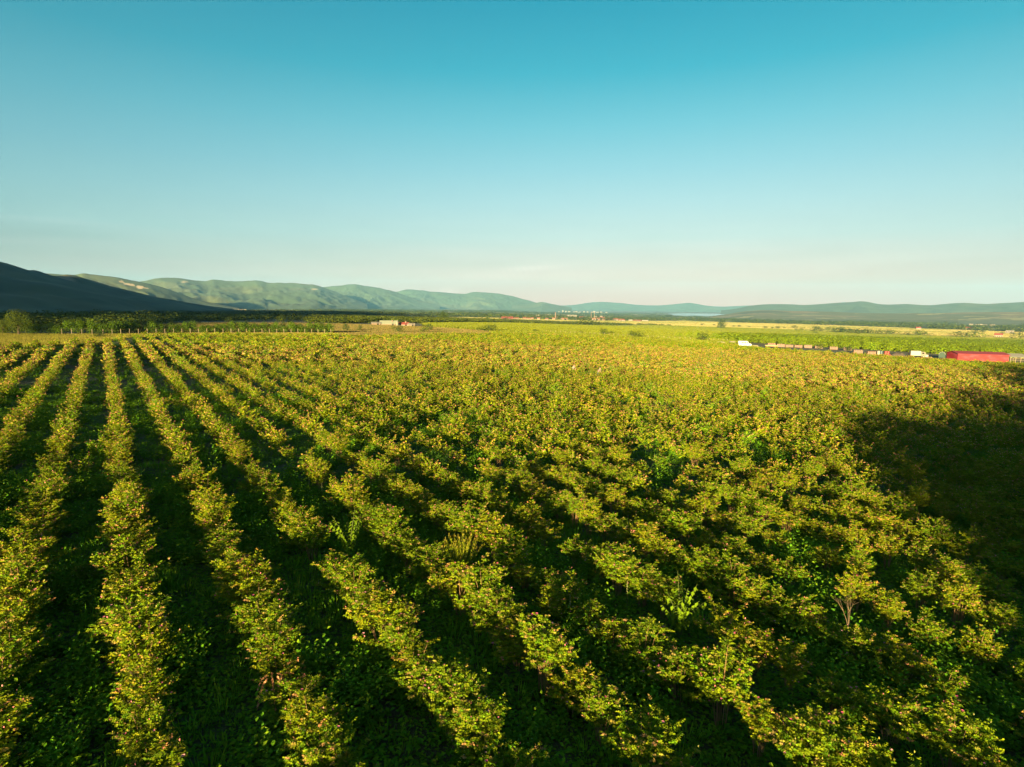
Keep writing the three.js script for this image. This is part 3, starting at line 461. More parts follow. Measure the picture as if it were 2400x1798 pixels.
const HAY = [[0.27, 0.235, 0.095], [0.22, 0.20, 0.075], [0.19, 0.195, 0.06], [0.25, 0.20, 0.085]];
const LIME = [[0.110, 0.132, 0.012], [0.125, 0.140, 0.015], [0.092, 0.122, 0.010]];
const STRAW = [[0.15, 0.115, 0.045], [0.13, 0.092, 0.042], [0.085, 0.105, 0.018], [0.07, 0.10, 0.014], [0.16, 0.115, 0.055]];
{
  const rs = rng(44);
  // pale hay land and the beige field beyond the orchard
  const hay = [0, 1, 2].map((k) => cropPatch(800 + k, 9, 130, 0.9, 0.55, HAY)), green = [0, 1].map((k) => cropPatch(820 + k, 9, 130, 0.9, 0.55, [[0.13, 0.15, 0.035], [0.16, 0.165, 0.045]]));
  const spots = fill(PALE_STRIP, (f) => 7 + f / 300, 9);
  const isGreen = ([x, f]) => fbm(x / 260, f / 60, 3) > 0.56;
  scatter('hay_meadow', 'pale beige hay meadow in the valley behind the orchards', 'meadow', hay, spots.filter((s) => !isGreen(s)).map(([x, f, st]) => [x, f, st / 8, 0.9]));
  scatter('crop_field', 'light green crop strips within the pale meadow', 'crops', green, spots.filter(isGreen).map(([x, f, st]) => [x, f, st / 8, 0.9]));
  // far strips of hay and crops on the valley floor
  const far = fill([[-4200, 2300], [1400, 2300], [1400, 8200], [-4600, 8200]], (f) => 34 + f / 220, 17, (x, f) => !inside(x, f, PALE_STRIP) && lakeShare(x, f) > 1.1 && Math.hypot(x + 1850, 0) > (f < 3700 ? 900 : 0) && fbm(x / 700 + 3, f / 330 + 8, 4) < 0.5 && fbm(x / 900 + 30, f / 240, 3) > 0.46);
  scatter('valley_hay', 'far pale strips of hay on the valley floor below the mountains', 'fields', hay, far.map(([x, f, st]) => [x, f, st / 8, 1]));
  // lime green plantation behind the right fence
  scatter('young_plantation', 'yellow green plantation of low bushes behind the post fence', 'plantation', [0, 1, 2].map((k) => cropPatch(840 + k, 4, 150, 1.15, 0.34, LIME)), fill(LIGHT_FIELD, (f) => 3.4 + f / 260, 10).map(([x, f, st]) => [x, f, st / 3.8, 1]));
  // dry brown field and the bright grass strip on the left
  scatter('dry_grass', 'dry brownish grass of the fallow field at left', 'dry grass', [0, 1].map((k) => cropPatch(860 + k, 3.4, 120, 0.42, 0.12, STRAW)), fill(BROWN_FIELD, () => 2.7, 11).map(([x, f]) => [x, f, 1]));
  scatter('meadow_grass', 'bright yellow green grass strip at the left field edge', 'grass', [0, 1].map((k) => cropPatch(880 + k, 2.2, 200, 0.45, 0.06, [[0.14, 0.15, 0.02], [0.19, 0.18, 0.03], [0.22, 0.19, 0.04]])), fill(GRASS_STRIP, () => 1.7, 12).map(([x, f]) => [x, f, 1]));
  // orchards and woods
  const low = (cols, seed, leaves = 150) => [0, 1, 2, 3].map((k) => { const r = rng(seed + k); return crown(r, { w: 1, y0: 0.02, y1: 1, leaves, size: 0.15, lobes: 9, cols, low: true }).geo; });
  scatter('orchard_trees', 'bright green orchard filling the land behind the farmyard', 'orchard', low(BRIGHT_GREEN, 900, 200), fill(ORCHARD, (f) => 3.6 + f / 260, 13, (x, f, k) => k > 0.06, true).map(([x, f, st, r]) => [x, f, st * (1.1 + 0.3 * r()), 2.6 + 1.5 * r() + f / 900]));
  scatter('orchard_belt', 'green belt of orchard trees across the middle distance', 'orchard', low(TREE_GREEN, 910, 200), fill(HEDGE_WOOD, (f) => 4.2 + f / 260, 14, (x, f, k) => k > 0.12).map(([x, f, st, r]) => [x, f, st * (1.1 + 0.4 * r()), 2.8 + 2.4 * r()]));
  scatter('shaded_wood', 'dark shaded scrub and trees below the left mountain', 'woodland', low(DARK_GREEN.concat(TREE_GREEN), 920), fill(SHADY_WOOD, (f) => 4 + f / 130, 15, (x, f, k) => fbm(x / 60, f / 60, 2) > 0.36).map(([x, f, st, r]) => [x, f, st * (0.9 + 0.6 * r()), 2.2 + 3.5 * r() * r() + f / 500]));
  const valley = fill([[-3600, 1100], [3800, 1100], [6500, 7500], [-6500, 7500]], (f) => 20 + f / 160, 16, (x, f, k) => {
    if (inside(x, f, PALE_STRIP) || inside(x, f, ORCHARD) || inside(x, f, LIGHT_FIELD) || inside(x, f, HEDGE_WOOD) || lakeShare(x, f) < 1.08) return false;
    const w = fbm(x / 700 + 3, f / 330 + 8, 4); return w > (x < 600 && f > 3200 ? 0.6 : 0.53) || (w > 0.4 && k < 0.08) || (x > -300 && x < 1500 && f > 1700 && f < 3300 && k < 0.55); });
  scatter('valley_woods', 'far green woods spread over the valley floor', 'woodland', low(TREE_GREEN.concat(DARK_GREEN), 930, 110), valley.map(([x, f, st, r]) => [x, f, st * (0.8 + 0.5 * r()), 7 + 7 * r()]));
}

// ---------------------------------------------------------------- single trees and shrubs
{
  const r = rng(61);
  { // the broad tree at the left edge
    const o = new THREE.Group(), g = makeTree(301, { h: 6.0, w: 5.4, leaves: 5200, size: 0.2, lobes: 15, cols: DARK_GREEN.concat(TREE_GREEN), clear: 0.16, trunk: 0.26 });
    part(o, 'trunk', g.trunk, BARK); part(o, 'crown', g.crown, LEAF, true);
    top(tag(stand(o, -124.5, 150.8), 'large round green tree with pale trunk at left field edge', 'tree'), 'broad_tree');
    const o2 = treeGroup(makeTree(302, { h: 4.0, w: 3.0, leaves: 2200, size: 0.18, cols: TREE_GREEN, clear: 0.1 }));
    top(tag(stand(o2, -130, 152.5), 'smaller green tree leaning against the large left tree', 'tree'), 'broad_tree');
  }
  { const o = treeGroup(makeTree(303, { h: 11, w: 9.5, leaves: 1900, size: 0.62, lobes: 11, cols: DARK_GREEN, clear: 0.15 })); top(tag(stand(o, -71, 620), 'lone dark tree standing on the orchard belt behind the sheds', 'tree'), 'lone_tree'); }
  { const o = treeGroup(makeTree(304, { h: 17, w: 20, leaves: 2400, size: 1.1, lobes: 13, cols: DARK_GREEN, clear: 0.02 })); top(tag(stand(o, 524, 1503), 'lone round tree on the beige meadow right of centre', 'tree'), 'lone_tree'); }
  // shrubs round the field edges
  const shapes = [0, 1, 2, 3].map((k) => makeTree(320 + k, { h: 1, w: 1.05, leaves: 620, size: 0.09, lobes: 10, cols: k % 2 ? DARK_GREEN : DARK_GREEN.concat(TREE_GREEN), clear: 0.02, low: true, trunk: 0.03 }));
  const protos = shapes.map(treeGroup);
  const where = ['on the brown field left of the sheds', 'at the edge of the rose field near the sheds', 'beside the right post fence', 'at the left end of the rose field', 'beside the farmyard'];
  const count = {};
  SHRUBS.map((s) => s).sort((a, b) => a[0] / a[1] - b[0] / b[1]).forEach(([x, f, w, h], k) => {
    const o = protos[k % 4].clone(); o.userData = {};
    const z = x > 90 ? 4 : x > 5 ? 2 : x > -72 ? 1 : f < 170 ? 3 : 0; count[z] = (count[z] ?? 0) + 1;
    stand(o, x, f, r() * 6.28, w * 1.4, h * 1.3);
    top(tag(o, `${h > 2.2 ? 'tall' : 'small'} green shrub, ${ordinal(count[z])} from left ${where[z]}`, 'shrub', 'shrubs ' + where[z]), 'shrub');
  });
  DOTTED.map((s) => s).sort((a, b) => a[0] / a[1] - b[0] / b[1]).forEach(([x, f, w], k) => { const o = protos[k % 4].clone(); o.userData = {}; stand(o, x, f, r() * 6.28, w * 1.4, w * 0.8); top(tag(o, `${ordinal(k + 1)} dark bush from left dotted over the beige meadow`, 'bush', 'bushes dotted over the meadow'), 'meadow_bush'); });
  // young trees in line along the left fence
  const young = [0, 1, 2].map((k) => treeGroup(makeTree(340 + k, { h: 3.0, w: 2.9, leaves: 1500, size: 0.25, lobes: 11, cols: [[0.06, 0.115, 0.007], [0.075, 0.13, 0.008], [0.05, 0.1, 0.007]], clear: 0.2, trunk: 0.05 })));
  const line = [[-150, 152], [-131, 154], [-112, 161], [-108, 170], [-94, 188], [-74, 206], [-66, 214]];
  const curve = new THREE.CatmullRomCurve3(line.map(([x, f]) => new THREE.Vector3(x, 0, -f)), false, 'centripetal'), n = 48;
  for (let k = 0; k < n; k++) { const p = curve.getPointAt(k / (n - 1)), o = young[k % 3].clone(); o.userData = {}; stand(o, p.x + (r() - 0.5) * 0.7, -p.z + (r() - 0.5) * 0.9 + 1.2, r() * 6.28, 0.8 + 0.4 * r(), 0.75 + 0.5 * r()); top(tag(o, `${ordinal(k + 1)} young tree from left in the line along the left fence`, 'young tree', 'young trees along the left fence'), 'young_tree'); }
  // the front trees of the orchard behind the farmyard
  const front = [0, 1, 2, 3].map((k) => treeGroup(makeTree(360 + k, { h: 4.4, w: 4.4, leaves: 1100, size: 0.27, lobes: 10, cols: BRIGHT_GREEN, clear: 0.08, trunk: 0.11, low: true })));
  const fl = new THREE.CatmullRomCurve3([[96, 342], [118, 332], [133, 312], [167, 294], [201, 275], [226, 265], [262, 250]].map(([x, f]) => new THREE.Vector3(x, 0, -f)), false, 'centripetal');
  for (let k = 0; k < 42; k++) { const p = fl.getPointAt(k / 41), o = front[k % 4].clone(); o.userData = {}; stand(o, p.x + (r() - 0.5), -p.z + (r() - 0.5) * 2, r() * 6.28, 0.75 + 0.45 * r(), 0.7 + 0.5 * r()); top(tag(o, `${ordinal(k + 1)} orchard tree from left in the front row behind the farmyard`, 'orchard tree', 'front row of the orchard behind the farmyard'), 'orchard_tree'); }
  // the trees behind the camera whose long shadow lies over the right foreground
  const tall = [0, 1, 2].map((k) => treeGroup(makeTree(380 + k, { h: 9, w: 9.5, leaves: 6500, size: 0.75, lobes: 22, cols: TREE_GREEN, clear: 0.12, trunk: 0.3 })));
  const at = (perp, along) => [perp * Math.cos(SUN_AZ) + along * Math.sin(SUN_AZ), -perp * Math.sin(SUN_AZ) + along * Math.cos(SUN_AZ)];
  [[17.6, -60, 1.44], [22.5, -66, 1.48], [27, -60, 1.44], [20, -52, 1.36], [25, -54, 1.38], [30, -50, 1.42], [34, -44, 1.54], [38, -40, 1.58], [43, -36, 1.58], [48, -32, 1.58], [53, -26, 1.58], [58, -18, 1.58], [15.4, -34, 1.05], [19.5, -30, 1.05], [24, -32, 1.1], [29, -28, 1.1], [62.5, 2, 1.62], [69, 18, 1.64], [76, 34, 1.64], [83, 48, 1.64], [90, 60, 1.64], [97, 70, 1.66]].forEach(([p, a, s], k) => { const [x, f] = at(p, a), o = tall[k % 3].clone(); o.userData = {}; stand(o, x, f, k * 2.1, s * 0.98, s); top(tag(o, `${ordinal(k + 1)} tall tree of the row outside the picture at right`, 'tree', 'trees shading the right of the rose field'), 'shade_tree'); });
}

// ---------------------------------------------------------------- plants that stand out among the roses
const STEM = mat(0.06, 0.085, 0.015, 0.9);
{
  const r = rng(71);
  const bright = (seed, h, w, n, size) => treeGroup(makeTree(seed, { h, w, leaves: n, size, lobes: 10, cols: [[0.055, 0.135, 0.012], [0.075, 0.155, 0.014], [0.045, 0.11, 0.012]], clear: 0.05, low: true, trunk: 0.03 }));
  top(tag(stand(bright(401, 1.35, 1.7, 1500, 0.085), ...SPECIAL.green_bush), 'vivid green leafy bush in a rose row left of centre', 'bush'), 'green_bush');
  top(tag(stand(bright(402, 1.6, 2.0, 1500, 0.1), ...SPECIAL.green_bush_2), 'vivid green bush beside the tip of the large shadow', 'bush'), 'green_bush');
  { // feathery upright bush
    const o = new THREE.Group(), L = new Leaves(), st = [];
    for (let k = 0; k < 60; k++) { const a = k * 2.4, q = 0.75 * Math.sqrt((k + 0.5) / 60), h = 1.75 * (1 - 0.35 * q * q) * (0.75 + 0.3 * r()), ex = Math.cos(a) * q, ez = Math.sin(a) * q; if (k % 3 === 0) st.push(tube([new THREE.Vector3(ex * 0.15, 0, ez * 0.15), new THREE.Vector3(ex * 0.5, h * 0.5, ez * 0.5), new THREE.Vector3(ex, h, ez)], 0.008, 0.003, 4, 3)); for (let n = 0; n < 30; n++) { const t = 0.35 + 0.65 * n / 30, b = n * 2.4 + r(); L.leaf(ex * t, h * t, ez * t, Math.cos(b) * 0.7, 0.9, Math.sin(b) * 0.7, Math.cos(b), 0, Math.sin(b), 0.11, 0.022, mul(t > 0.93 ? [0.19, 0.165, 0.02] : [0.14, 0.17, 0.006], 0.8 + 0.4 * r())); } }
    part(o, 'stems', join(st), STEM, true); part(o, 'foliage', L.build(), LEAF, true);
    top(tag(stand(o, ...SPECIAL.feathery), 'feathery yellow green bush taller than the roses, below the centre', 'bush'), 'feathery_bush');
  }
  const broad = (seed, h, label, x, f) => { // sapling with drooping broad leaves along long shoots
    const q = rng(seed), o = new THREE.Group(), L = new Leaves(), st = [];
    for (let k = 0; k < 11; k++) { const a = k * 2.4, ex = Math.cos(a) * (0.35 + 0.5 * q()), ez = Math.sin(a) * (0.35 + 0.5 * q()), eh = h * (0.7 + 0.4 * q()); st.push(tube([new THREE.Vector3(0, 0, 0), new THREE.Vector3(ex * 0.35, eh * 0.6, ez * 0.35), new THREE.Vector3(ex, eh, ez)], 0.014, 0.004, 5, 4)); for (let n = 0; n < 16; n++) { const t = 0.35 + 0.65 * n / 16, b = a + (n % 2 ? 1.2 : -1.2) + q(); L.leaf(ex * t * t, eh * t, ez * t * t, Math.cos(b), -0.5 - 0.5 * q(), Math.sin(b), Math.cos(b) * 0.4, 1, Math.sin(b) * 0.4, 0.19, 0.10, mul([0.10, 0.17, 0.006], 0.75 + 0.5 * q())); } }
    part(o, 'stems', join(st), STEM, true); part(o, 'foliage', L.build(), LEAF, true);
    top(tag(stand(o, x, f), label, 'sapling'), 'sapling');
  };
  broad(411, 1.7, 'sapling with large drooping leaves in the front right rose row', ...SPECIAL.broad);
  broad(412, 1.8, 'sapling with pale broad leaves in the rose row left of centre', ...SPECIAL.sapling);
  { // tall grass clump at the left edge
    const o = new THREE.Mesh(cropPatch(420, 1.6, 420, 1.15, 0.03, [[0.10, 0.155, 0.012], [0.12, 0.165, 0.016], [0.08, 0.135, 0.012]]), LEAF);
    top(tag(stand(o, -14.6, 16.6), 'clump of tall bright grass at the left edge', 'grass'), 'grass_clump');
  }
  [[1.9, 18.3], [2.15, 18.0], [1.8, 16.9], [3.7, 17.9], [-9.6, 27.5], [-8.9, 27.2], [-10.6, 27.0]].forEach(([x, f], k) => { // pale flower spikes above the weeds
    const o = new THREE.Group(), h = 0.95 + 0.35 * r(), L = new Leaves(); for (let n = 0; n < 26; n++) { const t = n / 26, b = n * 2.4; L.leaf(0, h * (0.66 + 0.34 * t), 0, Math.cos(b), 0.7, Math.sin(b), 0, 1, 0.2, 0.045 * (1 - t * 0.6), 0.03, mul([0.30, 0.31, 0.13], 0.8 + 0.4 * r())); }
    part(o, 'stalk', tube([new THREE.Vector3(0, 0, 0), new THREE.Vector3(0.02, h * 0.5, 0), new THREE.Vector3(0, h, 0.02)], 0.008, 0.004, 4, 4), mat(0.0464, 0.058, 0.0116)); part(o, 'spike', L.build(), LEAF, true);
    top(tag(stand(o, x, f), `pale flower spike above the weeds, ${ordinal(k + 1)} of seven ${k < 4 ? 'right of the feathery bush' : 'between the left rows'}`, 'wildflower', 'pale flower spikes'), 'flower_spike');
  });
  const bare = (seed, x, f, h, label) => { // leafless dead branch
    const q = rng(seed), list = []; const grow = (a, d, l, rad, n) => { const e = a.clone().addScaledVector(d, l), m = a.clone().lerp(e, 0.5).add(new THREE.Vector3((q() - 0.5) * 0.1 * l, 0, (q() - 0.5) * 0.1 * l)); list.push(tube([a, m, e], rad, rad * 0.55, 4, 4)); if (n) for (let k = 0; k < 3; k++) grow(e, d.clone().add(new THREE.Vector3(q() - 0.5, (q() - 0.4) * 0.7, q() - 0.5).multiplyScalar(1.5)).normalize(), l * (0.45 + 0.25 * q()), rad * 0.5, n - 1); };
    grow(new THREE.Vector3(0, -0.05, 0), new THREE.Vector3(0.15, 1, 0).normalize(), h * 0.55, 0.018, 3);
    top(tag(stand(new THREE.Mesh(join(list), mat(0.116, 0.0812, 0.0493)), x, f), label, 'dead branch'), 'dead_branch');
  };
  bare(431, 9.6, 16.1, 1.5, 'bare dead branch rising from the front right rose row');
  bare(432, -8.62, 12.9, 0.95, 'bare thin branch in the nearest left rose row');
  { // withered tan shoot hanging in the lower left rose bushes
    const L = new Leaves(), q = rng(433); for (let k = 0; k < 6; k++) for (let n = 0; n < 22; n++) { const t = n / 22, a = k * 1.05; L.leaf(Math.cos(a) * 0.28 * (0.4 + t), 0.95 - 0.6 * t * t, Math.sin(a) * 0.28 * (0.4 + t), Math.cos(a + q()), -1, Math.sin(a + q()), q() - 0.5, 0.3, q() - 0.5, 0.08, 0.05, mul([0.30, 0.15, 0.075], 0.7 + 0.6 * q())); }
    const ws = new THREE.Group(); part(ws, 'dead_leaves', L.build(), LEAF, true); part(ws, 'stem', tube([new THREE.Vector3(0, 0, 0), new THREE.Vector3(0.05, 0.5, 0), new THREE.Vector3(0, 0.98, 0.03)], 0.01, 0.005, 4, 4), CANE); top(tag(stand(ws, -5.4, 12.6), 'withered tan shoots hanging among the lower left roses', 'withered shoot'), 'withered_shoot');
  }
}

// ---------------------------------------------------------------- fences
function fence(points, n, label, wires) {
  const o = new THREE.Group(), c = new THREE.CatmullRomCurve3(points.map(([x, f]) => new THREE.Vector3(x, 0, -f)), false, 'centripetal'), wood = mat(0.174, 0.139, 0.0986, 0.9), r = rng(n), tops = [];
  const g0 = box(0.12, 1.8, 0.12);
  for (let k = 0; k < n; k++) { const p = c.getPointAt(k / (n - 1)), y = groundY(p.x, -p.z); tops.push(new THREE.Vector3(p.x, y, p.z)); const m = part(o, 'post', g0, wood); m.position.set(p.x, y - 0.2, p.z); m.rotation.set((r() - 0.5) * 0.08, r(), (r() - 0.5) * 0.08); }
  for (const h of wires) { const g = []; for (let k = 0; k < n - 1; k++) g.push(tube([tops[k].clone().setY(tops[k].y + h), tops[k].clone().lerp(tops[k + 1], 0.5).add(new THREE.Vector3(0, h - 0.03, 0)), tops[k + 1].clone().setY(tops[k + 1].y + h)], 0.006, 0.006, 2, 3)); part(o, 'wire', join(g), mat(0.145, 0.145, 0.145, 0.5, { metalness: 0.8 })); }
  top(tag(o, label, 'fence'), 'post_fence');
}
fence([[-118, 156.5], [-110, 158.5], [-106, 166.5], [-92.5, 184.5], [-73, 202.5], [-64, 211]], 34, 'line of pale wooden posts along the young trees at left', [0.6, 1.2, 1.6]);
fence([[18, 321.5], [45, 316.5], [65, 305.5], [90, 301.5], [110, 306]], 38, 'line of pale wooden posts behind the right half of the roses', [0.6, 1.2, 1.6]);
// ---------------------------------------------------------------- buildings
function gable(w, d, h, over = 0.3) { // roof with thickness over a rectangle w (x) by d (z), ridge along x
  const s = new THREE.Shape([[-d / 2 - over, -over * h * 2 / d], [0, h], [d / 2 + over, -over * h * 2 / d], [d / 2 + over, -over * h * 2 / d + 0.14], [0, h + 0.16], [-d / 2 - over, -over * h * 2 / d + 0.14]].map((p) => new THREE.Vector2(...p)));
  return new THREE.ExtrudeGeometry(s, { depth: w + over * 2, bevelEnabled: false }).rotateY(Math.PI / 2).translate(-w / 2 - over, 0, 0);
}
function gableWall(w, d, h, rise) { const s = new THREE.Shape([[-d / 2, 0], [d / 2, 0], [d / 2, h], [0, h + rise - 0.03], [-d / 2, h]].map((p) => new THREE.Vector2(...p))); return new THREE.ExtrudeGeometry(s, { depth: w, bevelEnabled: false }).rotateY(Math.PI / 2).translate(-w / 2, 0, 0); }
const WHITE = mat(0.128, 0.116, 0.104, 0.9), CREAM = mat(0.116, 0.093, 0.0725, 0.9), PINKISH = mat(0.116, 0.0785, 0.064, 0.9), TILE = mat(0.116, 0.0377, 0.0203, 0.9), TILE_RED = mat(0.134, 0.0232, 0.0203, 0.8), GREY_ROOF = mat(0.122, 0.122, 0.116, 0.7), DARK = mat(0.0087, 0.0101, 0.0116, 0.2), METAL = mat(0.16, 0.16, 0.153, 0.5);
const rs = rng(808);
function house(w, d, h, wall, roof, flat, blind) {
  const o = new THREE.Group(), rise = flat ? 0.6 : Math.min(d * 0.32, h * 0.75), hw = Math.max(1.1, h - rise);
  part(o, 'wall', gableWall(w, d, hw, rise), wall);
  const rf = part(o, 'roof', gable(w, d, rise, 0.35).translate(0, hw, 0), roof);
  if (!flat) part(rf, 'chimney', box(0.6, 1.4, 0.6, w * 0.2, hw + rise * 0.4, d * 0.18), PINKISH);
  if (blind) return o;
  const n = Math.max(1, Math.floor(w / 3.2)), g = box(1.1, 1.3, 0.06);
  for (let s = 0; s < Math.max(1, Math.floor(hw / 2.9)); s++) for (let k = 0; k < n; k++) { const m = part(o, 'window', g, DARK); m.position.set(-w / 2 + (k + 0.5) * w / n, 0.9 + s * 2.8, d / 2 + 0.02); }
  return o;
}
{
  const look = { r: [WHITE, TILE_RED], o: [CREAM, TILE], p: [PINKISH, TILE], w: [WHITE, GREY_ROOF] }, said = { r: 'red roof and white walls', o: 'orange tiled roof', p: 'tiled roof and pinkish walls', w: 'white walls and grey roof' };
  VILLAGE.map((v) => v).sort((a, b) => a[0] / a[1] - b[0] / b[1]).forEach(([x, f, w, h, k], n) => { const o = house(Math.max(w, 8), Math.max(8, w * 0.55), Math.max(h, 5.5), look[k][0], look[k][1], k === 'w'); stand(o, x, f, -x / f + (rs() - 0.5) * 0.4); top(tag(o, `${ordinal(n + 1)} village building from left, with ${said[k]}`, 'house', 'buildings of the distant village'), 'village_house'); });
  for (let k = 0; k < 26; k++) { const a = (-0.3 + 12.6 * (k + rs() * 0.8) / 26) * D, d = 2150 + 1000 * rs(), red = rs() < 0.6, o = house(9 + 7 * rs(), 8, 5.5 + 2.5 * rs(), rs() < 0.5 ? WHITE : CREAM, red ? TILE : GREY_ROOF, false, true); stand(o, Math.sin(a) * d, Math.cos(a) * d, -a + rs()); top(tag(o, `${ordinal(k + 1)} small back house from left among the village trees, ${red ? 'tiled' : 'grey'} roof`, 'house', 'small houses behind the village'), 'back_house'); }
  const pole = (x, f, h, r0, r1, label, name, m) => { const o = new THREE.Group(); part(o, 'shaft', cyl(r0, r1, h, 0, 0, 0, 14), m); part(o, 'cap', cyl(r1 * 1.25, r1 * 1.1, h * 0.06, 0, h, 0, 14), TILE); top(tag(stand(o, x, f), label, 'tower'), name); };
  pole(162, 2270, 24, 1.9, 1.7, 'pinkish water tower standing left in the distant village', 'water_tower', PINKISH);
  pole(329, 2515, 31, 1.3, 0.8, 'left of the two thin factory chimneys in the village', 'factory_chimney', PINKISH);
  pole(348, 2554, 30, 1.3, 0.8, 'right of the two thin factory chimneys in the village', 'factory_chimney', CREAM);
  HAMLET.forEach(([x, f], k) => { const red = k > 4 && k !== 8, o = house(red ? 13 : 15, 10, 7.5, WHITE, red ? TILE_RED : GREY_ROOF, !red); stand(o, x, f, -x / f + (rs() - 0.5) * 0.5); top(tag(o, `${ordinal(k + 1)} ${red ? 'red roofed' : 'white'} house scattered at the foot of the right hills`, 'house', 'houses below the right hills'), 'hamlet_house'); });
  for (let k = 0; k < 14; k++) { const t = k / 13, a = (4.4 + 4.4 * t + 0.2 * (rs() - 0.5)) * D, d = 8300 + 700 * (rs() - 0.5), x = Math.sin(a) * d, f = Math.cos(a) * d, o = new THREE.Group(), w = 16 + 26 * rs(), h = 8 + 22 * rs() * rs() * (1 - 0.5 * t); part(o, 'wall', box(w, h, 14), WHITE); part(o, 'roof', box(w + 1, 0.8, 15, 0, h), GREY_ROOF); stand(o, x, f, -a); top(tag(o, `${ordinal(k + 1)} white apartment block from left in the far town`, 'apartment block', 'apartment blocks of the far town'), 'apartment_block'); }
  for (let k = 0; k < 14; k++) { const a = (-27.6 + 3.6 * (k / 13)) * D, d = 4900 + 500 * rs(), x = Math.sin(a) * d, f = Math.cos(a) * d, o = house(16 + 10 * rs(), 11, 9, WHITE, rs() < 0.5 ? TILE : GREY_ROOF, true); stand(o, x, f, -a); top(tag(o, `${ordinal(k + 1)} pale house from left in the village below the mountains`, 'house', 'houses of the village below the mountains'), 'foothill_house'); }
  // the low farm sheds in the middle left
  const shed = (x, f, w, d, h, wall, roof, label, name = 'farm_shed', flat = false) => { const o = house(w, d, h, wall, roof, flat, true); part(o, 'door', box(1.0, 1.5, 0.06, w * 0.22, 0, d / 2 + 0.01), DARK); stand(o, x, f, -x / f); top(tag(o, label, 'shed'), name); };
  const PALE_GREEN = mat(0.145, 0.163, 0.128, 0.8);
  shed(-79.5, 349, 5.0, 3.5, 1.7, PINKISH, WHITE, 'low white roofed shed, leftmost of the farm sheds', 'farm_shed', true);
  shed(-72.6, 352, 10.0, 5, 2.3, CREAM, PALE_GREEN, 'long pale green roofed shed in the middle of the farm sheds');
  { const o = new THREE.Group(); part(o, 'tank', cyl(0.8, 0.8, 2.3, 0, 0, 0, 16), mat(0.116, 0.116, 0.093, 0.7)); part(o, 'lid', new THREE.ConeGeometry(0.85, 0.5, 16).translate(0, 2.55, 0), METAL); top(tag(stand(o, -66.4, 345), 'small grey silo tank between the farm sheds', 'silo'), 'silo'); }
  shed(-63.4, 350, 5.2, 3, 1.8, WHITE, TILE_RED, 'white cabin with red roof edge right of the silo');
  shed(-58.9, 349, 3.6, 2.5, 1.5, CREAM, WHITE, 'lowest pale hut, rightmost of the farm sheds', 'farm_hut', true);
}
// ---------------------------------------------------------------- the farmyard on the right
{
  // long red shed with an open lean-to at its right end
  const faded = grainTexture(256, 4, (u, v) => { const n = 0.5 * tileNoise(u, v, 7, 8) + 0.3 * tileNoise(u, v, 19, 9) + 0.2 * tileNoise(u, v, 60, 10), k = clamp((n - 0.42) * 3.4, 0, 1); return [200 + 40 * k, 42 + 70 * k, 62 + 66 * k]; });
  faded.colorSpace = THREE.SRGBColorSpace; faded.repeat.set(0.07, 0.16);
  const RED = new THREE.MeshStandardMaterial({ color: C(0.24, 0.13, 0.17), map: faded, roughness: 0.7, side: THREE.DoubleSide }), RED_ROOF = mat(0.122, 0.0131, 0.0203, 0.6), POST = mat(0.131, 0.104, 0.0755, 0.9);
  const o = new THREE.Group(), L = 18.6, W = 6;
  const corr = (w, h) => { const g = new THREE.PlaneGeometry(w, h, Math.round(w / 0.12), 1), p = g.attributes.position, uv = g.attributes.uv; for (let k = 0; k < p.count; k++) { p.setZ(k, 0.035 * Math.cos(Math.round((p.getX(k) + w / 2) / 0.12) * Math.PI)); uv.setXY(k, p.getX(k), p.getY(k)); } g.computeVertexNormals(); return g; };
  part(o, 'front_wall', corr(L, 2.9).translate(0, 1.45, W / 2), RED); part(o, 'back_wall', corr(L, 2.9).translate(0, 1.45, -W / 2), RED);
  part(o, 'end_wall', gableWall(0.1, W - 0.1, 2.88, 0.85).translate(-L / 2 + 0.06, 0, 0), RED); part(o, 'end_wall', gableWall(0.1, W - 0.1, 2.88, 0.85).translate(L / 2 - 0.06, 0, 0), RED);
  part(o, 'roof', gable(L, W, 0.85, 0.3).translate(0, 2.92, 0), RED_ROOF);
  part(o, 'canopy_roof', gable(6.2, W, 1.1, 0.35).rotateY(0).translate(L / 2 + 3.55, 2.25, 0), GREY_ROOF);
  for (const sx of [0.7, 2.6, 4.5, 6.3]) for (const sz of [-1, 1]) { const p = part(o, 'post', box(0.2, 2.3, 0.2), POST); p.position.set(L / 2 + sx, 0, sz * (W / 2 - 0.15)); }
  part(o, 'rail', box(5.8, 0.14, 0.1, L / 2 + 3.5, 0.9, W / 2 - 0.13), POST); part(o, 'rail', box(5.8, 0.14, 0.1, L / 2 + 3.5, 1.6, W / 2 - 0.13), POST);
  stand(o, 175.2, 224.5, -0.03, 1, 0.9); o.rotation.z = -0.018; o.position.y += 0.05; top(tag(o, 'long red shed with faded wall and open grey roofed end', 'shed'), 'red_shed');
}
function wheel(parent, x, z, r = 0.34, w = 0.22) { const t = part(parent, 'wheel', new THREE.CylinderGeometry(r, r, w, 18).rotateX(Math.PI / 2).translate(x, r, z), mat(0.0058, 0.0058, 0.0058, 0.9)); part(t, 'rim', new THREE.CylinderGeometry(r * 0.55, r * 0.55, w + 0.02, 12).rotateX(Math.PI / 2).translate(x, r, z), METAL); }
